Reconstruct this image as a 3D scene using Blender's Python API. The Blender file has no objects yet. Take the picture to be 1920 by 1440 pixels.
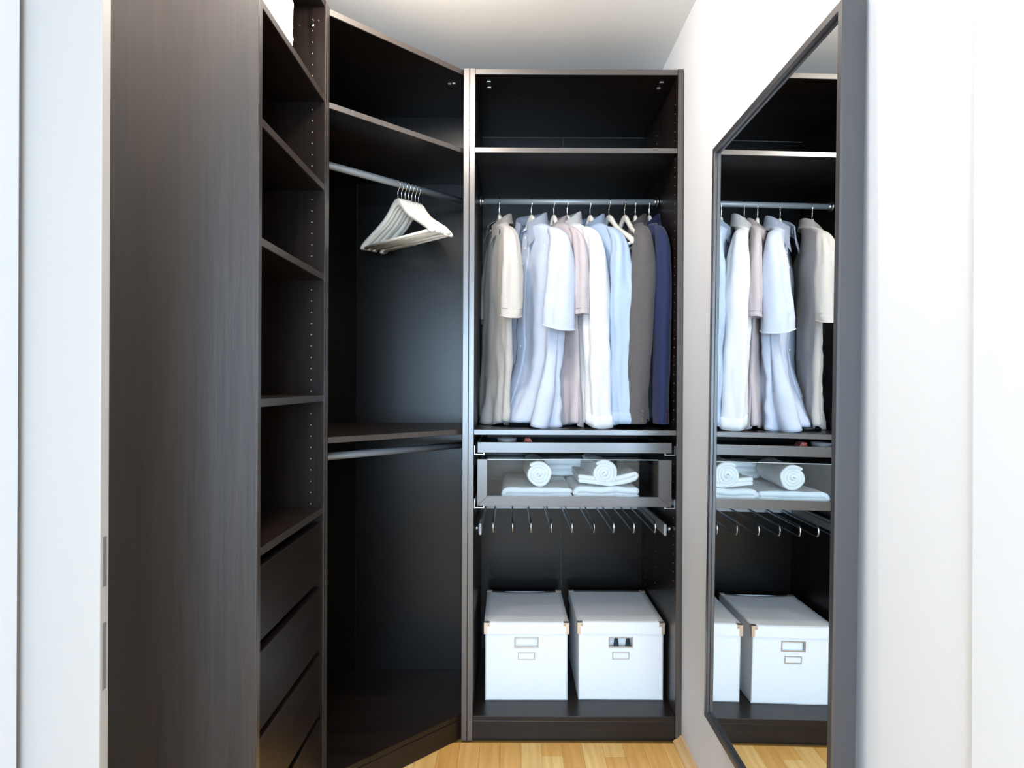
import bpy, bmesh, math, random
from mathutils import Vector, Matrix, noise

# ------------------------------------------------------------------ camera
SC = bpy.context.scene
COL = SC.collection
EYE = 1.253
cam_data = bpy.data.cameras.new('camera')
cam = bpy.data.objects.new('camera', cam_data)
COL.objects.link(cam)
cam_data.sensor_width = 36.0
cam_data.sensor_fit = 'HORIZONTAL'
cam_data.lens = 36.0 * 1195.0 / 1920.0
cam_data.clip_start = 0.02
cam_data.shift_x = 2.0 / 1920.0
cam.matrix_world = (Matrix.Translation((0, 0, EYE)) @ Matrix.Rotation(math.radians(90), 4, 'X')
                    @ Matrix.Rotation(math.radians(0.25), 4, 'Z'))
SC.camera = cam

# ------------------------------------------------------------------ view + world
SC.view_settings.view_transform = 'Standard'
SC.view_settings.look = 'None'
SC.view_settings.gamma = 1.0
SC.view_settings.use_curve_mapping = False
SC.view_settings.exposure = 0.0
world = bpy.data.worlds.new('world')
SC.world = world
world.use_nodes = True
world.node_tree.nodes['Background'].inputs[0].default_value = (0.62, 0.8, 1.0, 1)
world.node_tree.nodes['Background'].inputs[1].default_value = 1.0


def area_light(name, loc, rot, sx, sy, power, color, parent=None, spread=180):
    d = bpy.data.lights.new(name, 'AREA')
    d.shape = 'RECTANGLE'
    d.size, d.size_y = sx, sy
    d.energy = power
    d.color = color
    d.spread = math.radians(spread)
    o = bpy.data.objects.new(name, d)
    COL.objects.link(o)
    o.location = loc
    o.rotation_euler = rot
    if parent:
        o.parent = parent
    return o


# daylight coming in by the bedroom window behind the camera
WIN_POWER = 168
LAMP_POWER = 13.0
area_light('window_daylight', (-0.02, -2.52, 1.30), (math.radians(90), 0, 0), 1.6, 1.35, WIN_POWER, (0.55, 0.77, 1.0))


def disc_light(name, loc, r, power, color):
    d = bpy.data.lights.new(name, 'AREA')
    d.shape = 'DISK'
    d.size = r * 2
    d.energy = power
    d.color = color
    o = bpy.data.objects.new(name, d)
    COL.objects.link(o)
    o.location = loc
    return o


WARM = (1.0, 0.90, 0.79)
LAMPS = [(-0.22, 1.62, 1.9), (-0.57, 1.165, 1.35)]
for lx, ly, k in LAMPS:
    d = bpy.data.lights.new('ceiling_lamp_light', 'POINT')
    d.energy = LAMP_POWER * k
    d.color = WARM
    d.shadow_soft_size = 0.045
    o = bpy.data.objects.new('ceiling_lamp_light', d)
    COL.objects.link(o)
    o.location = (lx, ly, 2.405)
# added fill light behind the camera, warm to offset the blue daylight
disc_light('bedroom_fill_light', (0.1, -1.0, 2.49), 0.2, 27, (1.0, 0.95, 0.89))


# ------------------------------------------------------------------ materials
def mat(name, color, rough=0.5, metal=0.0, spec=0.5, emit=None, alpha=None, trans=0.0, sheen=0.0):
    m = bpy.data.materials.new(name)
    m.use_nodes = True
    b = m.node_tree.nodes['Principled BSDF']
    b.inputs['Base Color'].default_value = (*color, 1)
    b.inputs['Roughness'].default_value = rough
    b.inputs['Metallic'].default_value = metal
    b.inputs['Specular IOR Level'].default_value = spec
    b.inputs['Transmission Weight'].default_value = trans
    b.inputs['Sheen Weight'].default_value = sheen
    if emit:
        b.inputs['Emission Color'].default_value = (*emit[0], 1)
        b.inputs['Emission Strength'].default_value = emit[1]
    return m


def wood_dark(name, axis='Z', light=1.0, rough=0.34, bump=0.12):
    """black-brown stained ash veneer, grain running along AXIS"""
    m = bpy.data.materials.new(name)
    m.use_nodes = True
    nt = m.node_tree
    b = nt.nodes['Principled BSDF']
    tc = nt.nodes.new('ShaderNodeTexCoord')
    mp = nt.nodes.new('ShaderNodeMapping')
    s = {'Z': (70, 70, 3.0), 'X': (3.0, 70, 70), 'Y': (70, 3.0, 70)}[axis]
    mp.inputs['Scale'].default_value = s
    nt.links.new(tc.outputs['Object'], mp.inputs['Vector'])
    n1 = nt.nodes.new('ShaderNodeTexNoise')
    n1.inputs['Scale'].default_value = 1.0
    n1.inputs['Detail'].default_value = 6
    n1.inputs['Roughness'].default_value = 0.65
    nt.links.new(mp.outputs['Vector'], n1.inputs['Vector'])
    mp2 = nt.nodes.new('ShaderNodeMapping')
    s2 = {'Z': (5, 5, 0.6), 'X': (0.6, 5, 5), 'Y': (5, 0.6, 5)}[axis]
    mp2.inputs['Scale'].default_value = s2
    nt.links.new(tc.outputs['Object'], mp2.inputs['Vector'])
    n2 = nt.nodes.new('ShaderNodeTexNoise')
    n2.inputs['Scale'].default_value = 2.0
    n2.inputs['Detail'].default_value = 4
    nt.links.new(mp2.outputs['Vector'], n2.inputs['Vector'])
    mix = nt.nodes.new('ShaderNodeMath')
    mix.operation = 'MULTIPLY_ADD'
    nt.links.new(n2.outputs['Fac'], mix.inputs[0])
    mix.inputs[1].default_value = 0.6
    nt.links.new(n1.outputs['Fac'], mix.inputs[2])
    rmp = nt.nodes.new('ShaderNodeValToRGB')
    e = rmp.color_ramp.elements
    e[0].position = 0.55
    e[1].position = 1.05
    e[0].color = (0.0036 * light, 0.0023 * light, 0.0019 * light, 1)
    e[1].color = (0.016 * light, 0.0098 * light, 0.0075 * light, 1)
    nt.links.new(mix.outputs[0], rmp.inputs['Fac'])
    nt.links.new(rmp.outputs['Color'], b.inputs['Base Color'])
    b.inputs['Roughness'].default_value = rough
    b.inputs['Specular IOR Level'].default_value = 0.38
    bp = nt.nodes.new('ShaderNodeBump')
    bp.inputs['Strength'].default_value = bump
    bp.inputs['Distance'].default_value = 0.001
    nt.links.new(n1.outputs['Fac'], bp.inputs['Height'])
    nt.links.new(bp.outputs['Normal'], b.inputs['Normal'])
    return m


WOOD_Z = wood_dark('black_brown_wood_upright', 'Z')
WOOD_X = wood_dark('black_brown_wood_cross', 'X')
WOOD_Y = wood_dark('black_brown_wood_deep', 'Y')
EDGE = mat('black_brown_edge_band', (0.034, 0.025, 0.021), 0.32, spec=1.0)
EDGE.node_tree.nodes['Principled BSDF'].inputs['Coat Weight'].default_value = 0.8
EDGE.node_tree.nodes['Principled BSDF'].inputs['Coat Roughness'].default_value = 0.3
VENEER_LIT = wood_dark('black_brown_veneer_lit_side', 'Z', 1.4, 0.48, 0.5)  # same wood, colour lightened to stand in for light on the broad side
VENEER_LIT.node_tree.nodes['Principled BSDF'].inputs['Specular IOR Level'].default_value = 1.0
FRAME = mat('mirror_frame_lacquer', (0.026, 0.025, 0.030), 0.42, spec=0.8)
FRAME.node_tree.nodes['Principled BSDF'].inputs['Coat Weight'].default_value = 0.5
FRAME.node_tree.nodes['Principled BSDF'].inputs['Coat Roughness'].default_value = 0.35
BACKP = mat('black_brown_back_panel', (0.004, 0.0033, 0.0032), 0.27, spec=0.27)


def plaster(name, color, bump=0.05):
    m = mat(name, color, 0.85, spec=0.25)
    nt = m.node_tree
    b = nt.nodes['Principled BSDF']
    n = nt.nodes.new('ShaderNodeTexNoise')
    n.inputs['Scale'].default_value = 220
    n.inputs['Detail'].default_value = 3
    tc = nt.nodes.new('ShaderNodeTexCoord')
    nt.links.new(tc.outputs['Object'], n.inputs['Vector'])
    bp = nt.nodes.new('ShaderNodeBump')
    bp.inputs['Strength'].default_value = bump
    bp.inputs['Distance'].default_value = 0.002
    nt.links.new(n.outputs['Fac'], bp.inputs['Height'])
    nt.links.new(bp.outputs['Normal'], b.inputs['Normal'])
    return m


WALL = plaster('white_wall_paint', (0.72, 0.745, 0.78))
CEIL = plaster('white_ceiling_paint', (0.82, 0.81, 0.80))
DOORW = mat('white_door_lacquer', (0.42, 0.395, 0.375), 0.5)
STEEL = mat('brushed_steel', (0.55, 0.57, 0.6), 0.28, 1.0)
RAILM = mat('grey_rail_metal', (0.34, 0.37, 0.40), 0.42, 0.35)
BARM = mat('dark_steel_bar', (0.20, 0.24, 0.29), 0.3, 0.9)
CHROME = mat('hook_chrome', (0.72, 0.72, 0.72), 0.18, 1.0)
DARKMETAL = mat('dark_grey_plate', (0.25, 0.25, 0.26), 0.5, 0.5)
WHITEP = mat('white_plastic', (0.8, 0.8, 0.8), 0.4)
HOLE = mat('pin_hole_sleeve', (0.30, 0.29, 0.28), 0.45)
MIRROR = mat('mirror_silver', (0.90, 0.93, 0.93), 0.0, 1.0)
HANGW = mat('white_hanger_lacquer', (0.86, 0.82, 0.74), 0.35)
TOWEL = mat('white_terry', (0.95, 0.965, 0.975), 0.95)
BRASS = mat('antique_brass', (0.64, 0.53, 0.44), 0.35, 0.85)
PEWTER = mat('pewter_trim', (0.50, 0.46, 0.42), 0.35, 0.85)
GLASS = bpy.data.materials.new('clear_glass')
GLASS.use_nodes = True
_nt = GLASS.node_tree
_nt.nodes.remove(_nt.nodes['Principled BSDF'])
_mx = _nt.nodes.new('ShaderNodeMixShader')
_tr = _nt.nodes.new('ShaderNodeBsdfTransparent')
_tr.inputs[0].default_value = (0.985, 1, 1, 1)
_gl = _nt.nodes.new('ShaderNodeBsdfGlossy')
_gl.inputs['Roughness'].default_value = 0.02
_fr = _nt.nodes.new('ShaderNodeFresnel')
_fr.inputs['IOR'].default_value = 1.5
_ma = _nt.nodes.new('ShaderNodeMath')
_ma.operation = 'MULTIPLY'
_ma.inputs[1].default_value = 1.0
_nt.links.new(_fr.outputs[0], _ma.inputs[0])
_nt.links.new(_ma.outputs[0], _mx.inputs[0])
_nt.links.new(_tr.outputs[0], _mx.inputs[1])
_nt.links.new(_gl.outputs[0], _mx.inputs[2])
_nt.links.new(_mx.outputs[0], _nt.nodes['Material Output'].inputs['Surface'])


def terry(m, scale=900, strength=0.5, dist=0.002):
    nt = m.node_tree
    b = nt.nodes['Principled BSDF']
    n = nt.nodes.new('ShaderNodeTexNoise')
    n.inputs['Scale'].default_value = scale
    n.inputs['Detail'].default_value = 2
    tc = nt.nodes.new('ShaderNodeTexCoord')
    nt.links.new(tc.outputs['Object'], n.inputs['Vector'])
    bp = nt.nodes.new('ShaderNodeBump')
    bp.inputs['Strength'].default_value = strength
    bp.inputs['Distance'].default_value = dist
    nt.links.new(n.outputs['Fac'], bp.inputs['Height'])
    nt.links.new(bp.outputs['Normal'], b.inputs['Normal'])


terry(TOWEL, 500, 0.22, 0.0015)


def cloth(name, color, second=None, kind='plain', scale=500.0, bump=0.15):
    """woven cloth: a plain weave, fine checks or melange with two yarn colours"""
    m = mat(name, color, 0.85, spec=0.2, sheen=0.12)
    nt = m.node_tree
    b = nt.nodes['Principled BSDF']
    tc = nt.nodes.new('ShaderNodeTexCoord')
    n = nt.nodes.new('ShaderNodeTexNoise')
    n.inputs['Scale'].default_value = scale
    n.inputs['Detail'].default_value = 3
    nt.links.new(tc.outputs['Object'], n.inputs['Vector'])
    if second:
        mx = nt.nodes.new('ShaderNodeMix')
        mx.data_type = 'RGBA'
        mx.inputs[6].default_value = (*color, 1)
        mx.inputs[7].default_value = (*second, 1)
        if kind == 'check':
            sep = nt.nodes.new('ShaderNodeSeparateXYZ')
            nt.links.new(tc.outputs['Object'], sep.inputs[0])
            outs = []
            for ax in (1, 2):
                a = nt.nodes.new('ShaderNodeMath')
                a.operation = 'MULTIPLY'
                a.inputs[1].default_value = 900
                nt.links.new(sep.outputs[ax], a.inputs[0])
                s = nt.nodes.new('ShaderNodeMath')
                s.operation = 'SINE'
                nt.links.new(a.outputs[0], s.inputs[0])
                outs.append(s)
            ad = nt.nodes.new('ShaderNodeMath')
            ad.operation = 'MULTIPLY_ADD'
            nt.links.new(outs[0].outputs[0], ad.inputs[0])
            nt.links.new(outs[1].outputs[0], ad.inputs[1])
            ad.inputs[2].default_value = 0.45
            nt.links.new(ad.outputs[0], mx.inputs[0])
        else:
            r = nt.nodes.new('ShaderNodeValToRGB')
            r.color_ramp.elements[0].position = 0.40
            r.color_ramp.elements[1].position = 0.60
            nt.links.new(n.outputs['Fac'], r.inputs['Fac'])
            nt.links.new(r.outputs['Color'], mx.inputs[0])
        nt.links.new(mx.outputs[2], b.inputs['Base Color'])
    bp = nt.nodes.new('ShaderNodeBump')
    bp.inputs['Strength'].default_value = bump
    bp.inputs['Distance'].default_value = 0.001
    nt.links.new(n.outputs['Fac'], bp.inputs['Height'])
    nt.links.new(bp.outputs['Normal'], b.inputs['Normal'])
    return m


def oak(name, tint):
    m = bpy.data.materials.new(name)
    m.use_nodes = True
    nt = m.node_tree
    b = nt.nodes['Principled BSDF']
    tc = nt.nodes.new('ShaderNodeTexCoord')
    oi = nt.nodes.new('ShaderNodeObjectInfo')
    mp = nt.nodes.new('ShaderNodeMapping')
    mp.inputs['Scale'].default_value = (45, 3.2, 45)
    add = nt.nodes.new('ShaderNodeVectorMath')
    add.operation = 'ADD'
    nt.links.new(tc.outputs['Object'], add.inputs[0])
    nt.links.new(oi.outputs['Location'], add.inputs[1])
    nt.links.new(add.outputs[0], mp.inputs['Vector'])
    n = nt.nodes.new('ShaderNodeTexNoise')
    n.inputs['Scale'].default_value = 1.0
    n.inputs['Detail'].default_value = 5
    n.inputs['Distortion'].default_value = 0.6
    nt.links.new(mp.outputs[0], n.inputs['Vector'])
    r = nt.nodes.new('ShaderNodeValToRGB')
    r.color_ramp.elements[0].position = 0.3
    r.color_ramp.elements[1].position = 0.7
    r.color_ramp.elements[0].color = (tint[0] * 0.80, tint[1] * 0.70, tint[2] * 0.58, 1)
    r.color_ramp.elements[1].color = (*tint, 1)
    nt.links.new(n.outputs['Fac'], r.inputs['Fac'])
    nt.links.new(r.outputs['Color'], b.inputs['Base Color'])
    b.inputs['Roughness'].default_value = 0.38
    return m


OAKS = [oak('oak_floor_strip_%s' % w, t) for w, t in (
    ('honey', (0.80, 0.47, 0.145)), ('pale', (0.90, 0.62, 0.25)), ('amber', (0.75, 0.41, 0.115)),
    ('straw', (0.85, 0.54, 0.19)))]
OAKTRIM = oak('oak_trim', (0.74, 0.50, 0.25))


# ------------------------------------------------------------------ mesh helpers
def link(name, me, material, parent=None, loc=(0, 0, 0)):
    o = bpy.data.objects.new(name, me)
    COL.objects.link(o)
    mats = material if isinstance(material, (list, tuple)) else [material]
    for m in mats:
        me.materials.append(m)
    o.location = loc
    if parent:
        o.parent = parent
    return o


def tag(o, label=None, cat=None, group=None, kind=None):
    if label: o['label'] = label
    if cat: o['category'] = cat
    if group: o['group'] = group
    if kind: o['kind'] = kind
    return o


def empty(name, loc, label, cat, group=None, rz=0.0):
    o = bpy.data.objects.new(name, None)
    COL.objects.link(o)
    o.location = loc
    o.rotation_euler = (0, 0, rz)
    o.empty_display_size = 0.05
    return tag(o, label, cat, group)


def bm_box(bm, x0, x1, y0, y1, z0, z1, bev=0.0, mi=0):
    vs = [bm.verts.new(p) for p in ((x0, y0, z0), (x1, y0, z0), (x1, y1, z0), (x0, y1, z0),
                                    (x0, y0, z1), (x1, y0, z1), (x1, y1, z1), (x0, y1, z1))]
    fs = []
    for q in ((0, 3, 2, 1), (4, 5, 6, 7), (0, 1, 5, 4), (1, 2, 6, 5), (2, 3, 7, 6), (3, 0, 4, 7)):
        f = bm.faces.new([vs[i] for i in q])
        f.material_index = mi
        fs.append(f)
    if bev > 0:
        es = list({e for f in fs for e in f.edges})
        bmesh.ops.bevel(bm, geom=es, offset=bev, segments=2, affect='EDGES', profile=0.5, clamp_overlap=True)
    return fs


def finish(bm, name, smooth=False):
    bmesh.ops.recalc_face_normals(bm, faces=bm.faces[:])
    me = bpy.data.meshes.new(name)
    bm.to_mesh(me)
    bm.free()
    if smooth:
        for p in me.polygons:
            p.use_smooth = True
    return me


def box(name, x0, x1, y0, y1, z0, z1, material, parent=None, bev=0.0008, org=None):
    """box in parent space (parents sit at org)"""
    ox, oy, oz = org if org else (0, 0, 0)
    bm = bmesh.new()
    cx, cy, cz = (x0 + x1) / 2, (y0 + y1) / 2, (z0 + z1) / 2
    bm_box(bm, x0 - cx, x1 - cx, y0 - cy, y1 - cy, z0 - cz, z1 - cz, bev)
    return link(name, finish(bm, name), material, parent, (cx - ox, cy - oy, cz - oz))


def prism(name, pts, z0, z1, material, parent=None, bev=0.0, org=(0, 0, 0)):
    bm = bmesh.new()
    lo = [bm.verts.new((x - org[0], y - org[1], z0 - org[2])) for x, y in pts]
    hi = [bm.verts.new((x - org[0], y - org[1], z1 - org[2])) for x, y in pts]
    n = len(pts)
    bm.faces.new(lo[::-1])
    bm.faces.new(hi)
    for i in range(n):
        bm.faces.new((lo[i], lo[(i + 1) % n], hi[(i + 1) % n], hi[i]))
    if bev:
        bmesh.ops.bevel(bm, geom=bm.edges[:], offset=bev, segments=2, affect='EDGES', clamp_overlap=True)
    return link(name, finish(bm, name), material, parent)


def bm_tube(bm, pts, r, seg=10, cap=True, mi=0, scale=(1, 1)):
    pts = [Vector(p) for p in pts]
    rings = []
    up = None
    for i, p in enumerate(pts):
        a = pts[max(i - 1, 0)]
        b = pts[min(i + 1, len(pts) - 1)]
        d = (b - a).normalized()
        if up is None:
            up = Vector((0, 0, 1)) if abs(d.z) < 0.9 else Vector((0, 1, 0))
        s = d.cross(up)
        if s.length < 1e-5:
            s = d.cross(Vector((1, 0, 0)))
        s.normalize()
        up = s.cross(d).normalized()
        rr = r[i] if isinstance(r, (list, tuple)) else r
        rings.append([bm.verts.new(p + (s * math.cos(t) * scale[0] + up * math.sin(t) * scale[1]) * rr)
                      for t in [2 * math.pi * k / seg for k in range(seg)]])
    for i in range(len(rings) - 1):
        for k in range(seg):
            f = bm.faces.new((rings[i][k], rings[i][(k + 1) % seg], rings[i + 1][(k + 1) % seg], rings[i + 1][k]))
            f.material_index = mi
            f.smooth = True
    if cap:
        for f in (bm.faces.new(rings[0][::-1]), bm.faces.new(rings[-1])):
            f.material_index = mi


def tube(name, pts, r, material, parent=None, seg=10, scale=(1, 1)):
    bm = bmesh.new()
    bm_tube(bm, pts, r, seg, scale=scale)
    return link(name, finish(bm, name), material, parent)


def dots(name, pts, normal, r, material, parent, org=(0, 0, 0), h=0.0007):
    bm = bmesh.new()
    n = Vector(normal)
    u = n.cross(Vector((0, 0, 1))).normalized()
    v = n.cross(u)
    for p in pts:
        p = Vector(p) - Vector(org)
        a = [bm.verts.new(p + (u * math.cos(t) + v * math.sin(t)) * r - n * 0.001) for t in [k * math.pi / 4 for k in range(8)]]
        b = [bm.verts.new(p + (u * math.cos(t) + v * math.sin(t)) * r * 0.8 + n * h) for t in [k * math.pi / 4 for k in range(8)]]
        bm.faces.new(b)
        for i in range(8):
            bm.faces.new((a[i], a[(i + 1) % 8], b[(i + 1) % 8], b[i]))
    o = link(name, finish(bm, name), material, parent)
    o['kind'] = 'stuff'
    return o


# ------------------------------------------------------------------ measures
XW = 0.604          # right wall
YF = 2.235          # front plane of the straight wardrobe
HT = 2.36           # wardrobe height
CZ = 2.52           # ceiling
T = 0.02            # board thickness
XL = -0.54          # front plane of the left shelving unit
SH = 2.084          # top surface of the high shelf
SM = 1.093          # top surface of the middle shelf
SB = 0.088          # top surface of the bottom board


# ------------------------------------------------------------------ the room
def structure(name, x0, x1, y0, y1, z0, z1, m, bev=0.0):
    return tag(box(name, x0, x1, y0, y1, z0, z1, m, bev=bev), kind='structure')


floor = structure('floor', -2.1, 2.1, -2.7, 2.93, -0.10, -0.009, OAKS[0])
structure('ceiling', -2.1, 2.1, -2.7, 2.93, CZ, CZ + 0.08, CEIL)
structure('wall_right', XW, XW + 0.1, 0.825, 2.83, -0.02, CZ, WALL)
structure('wall_left', -1.02, -0.935, 1.05, 2.83, -0.02, CZ, WALL)
structure('wall_back', -1.02, XW + 0.1, 2.832, 2.93, -0.02, CZ, WALL)
# the closet front wall left and right of the opening; the left one holds the pocket door
structure('wall_front_left', -2.0, -0.762, 0.80, 0.985, -0.02, CZ, WALL)
structure('wall_front_right', 0.5985, 2.0, 0.66, 0.825, -0.02, CZ, WALL)
# pocket between the front wall and the closet
structure('wall_front_inner', -2.0, -0.937, 1.04, 1.12, -0.02, CZ, WALL)
# bedroom behind the camera
structure('wall_bedroom_left', -2.1, -2.0, -2.6, 1.1, -0.02, CZ, WALL)
structure('wall_bedroom_right', 2.0, 2.1, -2.6, 0.84, -0.02, CZ, WALL)
bw = structure('wall_bedroom_back', -2.1, 2.1, -2.7, -2.6, -0.02, 0.42, WALL)
structure('wall_bedroom_lintel', -2.1, 2.1, -2.7, -2.6, 2.28, CZ, WALL)
structure('wall_bedroom_pier_left', -2.1, -1.3, -2.7, -2.6, 0.42, 2.28, WALL)
structure('wall_bedroom_pier_right', 1.1, 2.1, -2.7, -2.6, 0.42, 2.28, WALL)
win = structure('window_1', -1.3, 1.1, -2.68, -2.665, 0.42, 2.28, GLASS)
for fx0, fx1, fz0, fz1 in ((-1.3, -1.24, 0.42, 2.28), (1.04, 1.1, 0.42, 2.28), (-0.13, -0.07, 0.48, 2.22),
                           (-1.24, 1.04, 0.42, 0.48), (-1.24, 1.04, 2.22, 2.28)):
    box('window_frame', fx0, fx1, -2.69, -2.63, fz0, fz1, WHITEP, win, 0.002, org=win.location)

# pocket door leaf with lock plates in its edge
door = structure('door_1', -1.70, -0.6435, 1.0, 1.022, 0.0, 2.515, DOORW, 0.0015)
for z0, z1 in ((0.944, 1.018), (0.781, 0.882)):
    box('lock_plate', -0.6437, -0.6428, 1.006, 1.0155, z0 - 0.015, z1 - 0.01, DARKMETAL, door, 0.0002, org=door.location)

# floor of separate oak strips
random.seed(5)
sw = 0.0705
strip_meshes = {}
col = 0
x = XW - 0.001
while x - sw > -0.97:
    y = 2.225 if x - sw < 0.59 else 2.225
    y = 2.70 if x < -0.15 else 2.226
    y = 2.226
    y -= 0.0
    first = True
    while y > 0.25:
        L = random.choice((0.24, 0.31, 0.38, 0.45))
        if first:
            L = random.choice((0.08, 0.17, 0.29, 0.36))
            first = False
        mi = random.choice((0, 0, 1, 2, 3, 3))
        key = (round(L, 3), mi)
        if key not in strip_meshes:
            bm = bmesh.new()
            bm_box(bm, 0.00025, sw - 0.00025, 0.0003, L - 0.0003, -0.009, 0.0, 0.0005)
            me = finish(bm, 'oak_strip')
            me.materials.append(OAKS[mi])
            strip_meshes[key] = me
        o = bpy.data.objects.new('floor_plank', strip_meshes[key])
        COL.objects.link(o)
        o.parent = floor
        o.location = Vector((x - sw, y - L, 0.0)) - floor.location
        y -= L
    x -= sw
    col += 1


# little sloped oak moulding at the foot of the right wall
def right_trim():
    bm = bmesh.new()
    prof = [(XW, 0.0), (XW - 0.031, 0.0), (XW - 0.031, 0.005), (XW - 0.026, 0.009), (XW - 0.019, 0.011),
            (XW - 0.012, 0.016), (XW - 0.006, 0.024), (XW, 0.025)]
    a = [bm.verts.new((px, 0.85, pz)) for px, pz in prof]
    b = [bm.verts.new((px, YF - 0.001, pz)) for px, pz in prof]
    bm.faces.new(a)
    bm.faces.new(b[::-1])
    for i in range(len(prof)):
        j = (i + 1) % len(prof)
        bm.faces.new((a[i], a[j], b[j], b[i]))
    return finish(bm, 'trim')


tag(link('baseboard_right', right_trim(), OAKTRIM), kind='structure')

# domed ceiling lamps just above the frame of the photograph
for i, (lx, ly, k) in enumerate(LAMPS):
    lab = ('small domed ceiling lamp nearest the wardrobe fronts', 'small domed ceiling lamp nearest the doorway')[i]
    t = empty('ceiling_lamp', (lx, ly, CZ), lab, 'lamp')
    bm = bmesh.new()
    N = 32
    prof = [(0.066, 0.0), (0.066, -0.010), (0.060, -0.013), (0.057, -0.013), (0.057, 0.0)]
    rings = [[bm.verts.new((r * math.cos(2 * math.pi * q / N), r * math.sin(2 * math.pi * q / N), z)) for q in range(N)] for r, z in prof]
    for a, b in zip(rings, rings[1:]):
        for q in range(N):
            bm.faces.new((a[q], a[(q + 1) % N], b[(q + 1) % N], b[q]))
    link('lamp_ring', finish(bm, 'lamp_ring', True), STEEL, t)
    bm = bmesh.new()
    prof = [(0.056, -0.001), (0.056, -0.018), (0.050, -0.036), (0.036, -0.050), (0.018, -0.057), (0.003, -0.059)]
    rings = [[bm.verts.new((r * math.cos(2 * math.pi * q / N), r * math.sin(2 * math.pi * q / N), z)) for q in range(N)] for r, z in prof]
    for a, b in zip(rings, rings[1:]):
        for q in range(N):
            bm.faces.new((a[q], a[(q + 1) % N], b[(q + 1) % N], b[q]))
    bm.faces.new(rings[-1])
    link('lamp_diffuser', finish(bm, 'lamp_diffuser', True), mat('lamp_diffuser_glow', (0.9, 0.85, 0.8), 0.4, emit=(WARM, 6)), t)

# ------------------------------------------------------------------ straight wardrobe
X0, X1 = -0.149, 0.601
YB = 2.815
OW = (X0 + (X1 - X0) / 2, YF + 0.29, 0.0)
ward = empty('wardrobe', OW, 'tall black-brown open wardrobe with hanging shirts, against the back wall', 'wardrobe')


def P(name, *a, m=WOOD_Z, par=None, org=OW, bev=0.0012):
    return box(name, *a, m, par or ward, bev, org)


sp_l = P('side_panel', X0, X0 + T, YF, YB, 0.0, HT)
sp_r = P('side_panel', X1 - T, X1, YF, YB, 0.0, HT)
XI0, XI1 = X0 + T + 0.0004, X1 - T - 0.0004
P('top_panel', XI0, XI1, YF + 0.002, YB - 0.008, HT - 0.021, HT - 0.001, m=WOOD_X)
P('bottom_panel', XI0, XI1, YF + 0.001, YB - 0.008, SB - 0.018, SB, m=WOOD_X)
P('plinth', XI0, XI1, YF + 0.004, YF + 0.022, 0.001, SB - 0.0185, m=WOOD_X)
XMID = (XI0 + XI1) / 2
P('back_panel', XI0, XMID - 0.0008, YB - 0.007, YB - 0.001, 0.06, HT - 0.022, m=BACKP, bev=0.0004)
P('back_panel', XMID + 0.0008, XI1, YB - 0.007, YB - 0.001, 0.06, HT - 0.022, m=BACKP, bev=0.0004)
P('shelf', XI0, XI1, YF + 0.004, YB - 0.01, SH - 0.019, SH, m=WOOD_X)
P('shelf', XI0, XI1, YF + 0.002, YB - 0.01, SM - 0.019, SM, m=WOOD_X)
# glossy front edge bands (a part of their own: they shine where the boards do not)
for nm, a in (('edge_band', (X0 + 0.001, X0 + T - 0.001, YF - 0.0012, YF - 0.0001, 0.001, HT - 0.001)),
              ('edge_band', (X1 - T + 0.001, X1 - 0.001, YF - 0.0012, YF - 0.0001, 0.001, HT - 0.001))):
    P(nm, *a, m=EDGE, bev=0.0004)
P('edge_band', XI0, XI1, YF + 0.0008, YF + 0.0019, HT - 0.020, HT - 0.002, m=EDGE, bev=0.0004)
P('edge_band', XI0, XI1, YF + 0.0028, YF + 0.0039, SH - 0.018, SH - 0.001, m=EDGE, bev=0.0004)
P('edge_band', XI0, XI1, YF + 0.0008, YF + 0.0019, SM - 0.018, SM - 0.001, m=EDGE, bev=0.0004)

# pin holes in the sides
pts = [(XI1 + 0.0006, YF + dy, 0.17 + 0.032 * k) for dy in (0.037, 0.32, 0.50) for k in range(66)
       if abs(0.17 + 0.032 * k - SH) > 0.02 and abs(0.17 + 0.032 * k - SM) > 0.02]
dots('pin_holes', pts, (-1, 0, 0), 0.0021, HOLE, ward, OW)
pts = [(XI0 - 0.0006, YF + dy, 0.17 + 0.032 * k) for dy in (0.037, 0.50) for k in range(66)
       if abs(0.17 + 0.032 * k - SH) > 0.02 and abs(0.17 + 0.032 * k - SM) > 0.02]
dots('pin_holes', pts, (1, 0, 0), 0.0021, HOLE, ward, OW)
pts = [(-0.098 + 0.002, YB - 0.0072, 2.19), (0.5, YB - 0.0072, 2.19), (0.46, YB - 0.0072, 2.105), (-0.08, YB - 0.0072, 2.105),
       (0.2, YB - 0.0072, 1.925), (-0.06, YB - 0.0072, 1.925)]
dots('screw_heads', pts, (0, -1, 0), 0.003, HOLE, ward, OW, 0.0012)
bm = bmesh.new()
for sx in (XI0 + 0.045, XI1 - 0.045):
    for q in (0.03, 0.075):
        bm_box(bm, sx - 0.007 - OW[0], sx + 0.007 - OW[0], YF + q + 0.02 - OW[1], YF + q + 0.032 - OW[1], HT - 0.0235, HT - 0.0205, 0.0008)
o = link('cam_fittings', finish(bm, 'cam_fittings'), PEWTER, ward)
o['kind'] = 'stuff'

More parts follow.
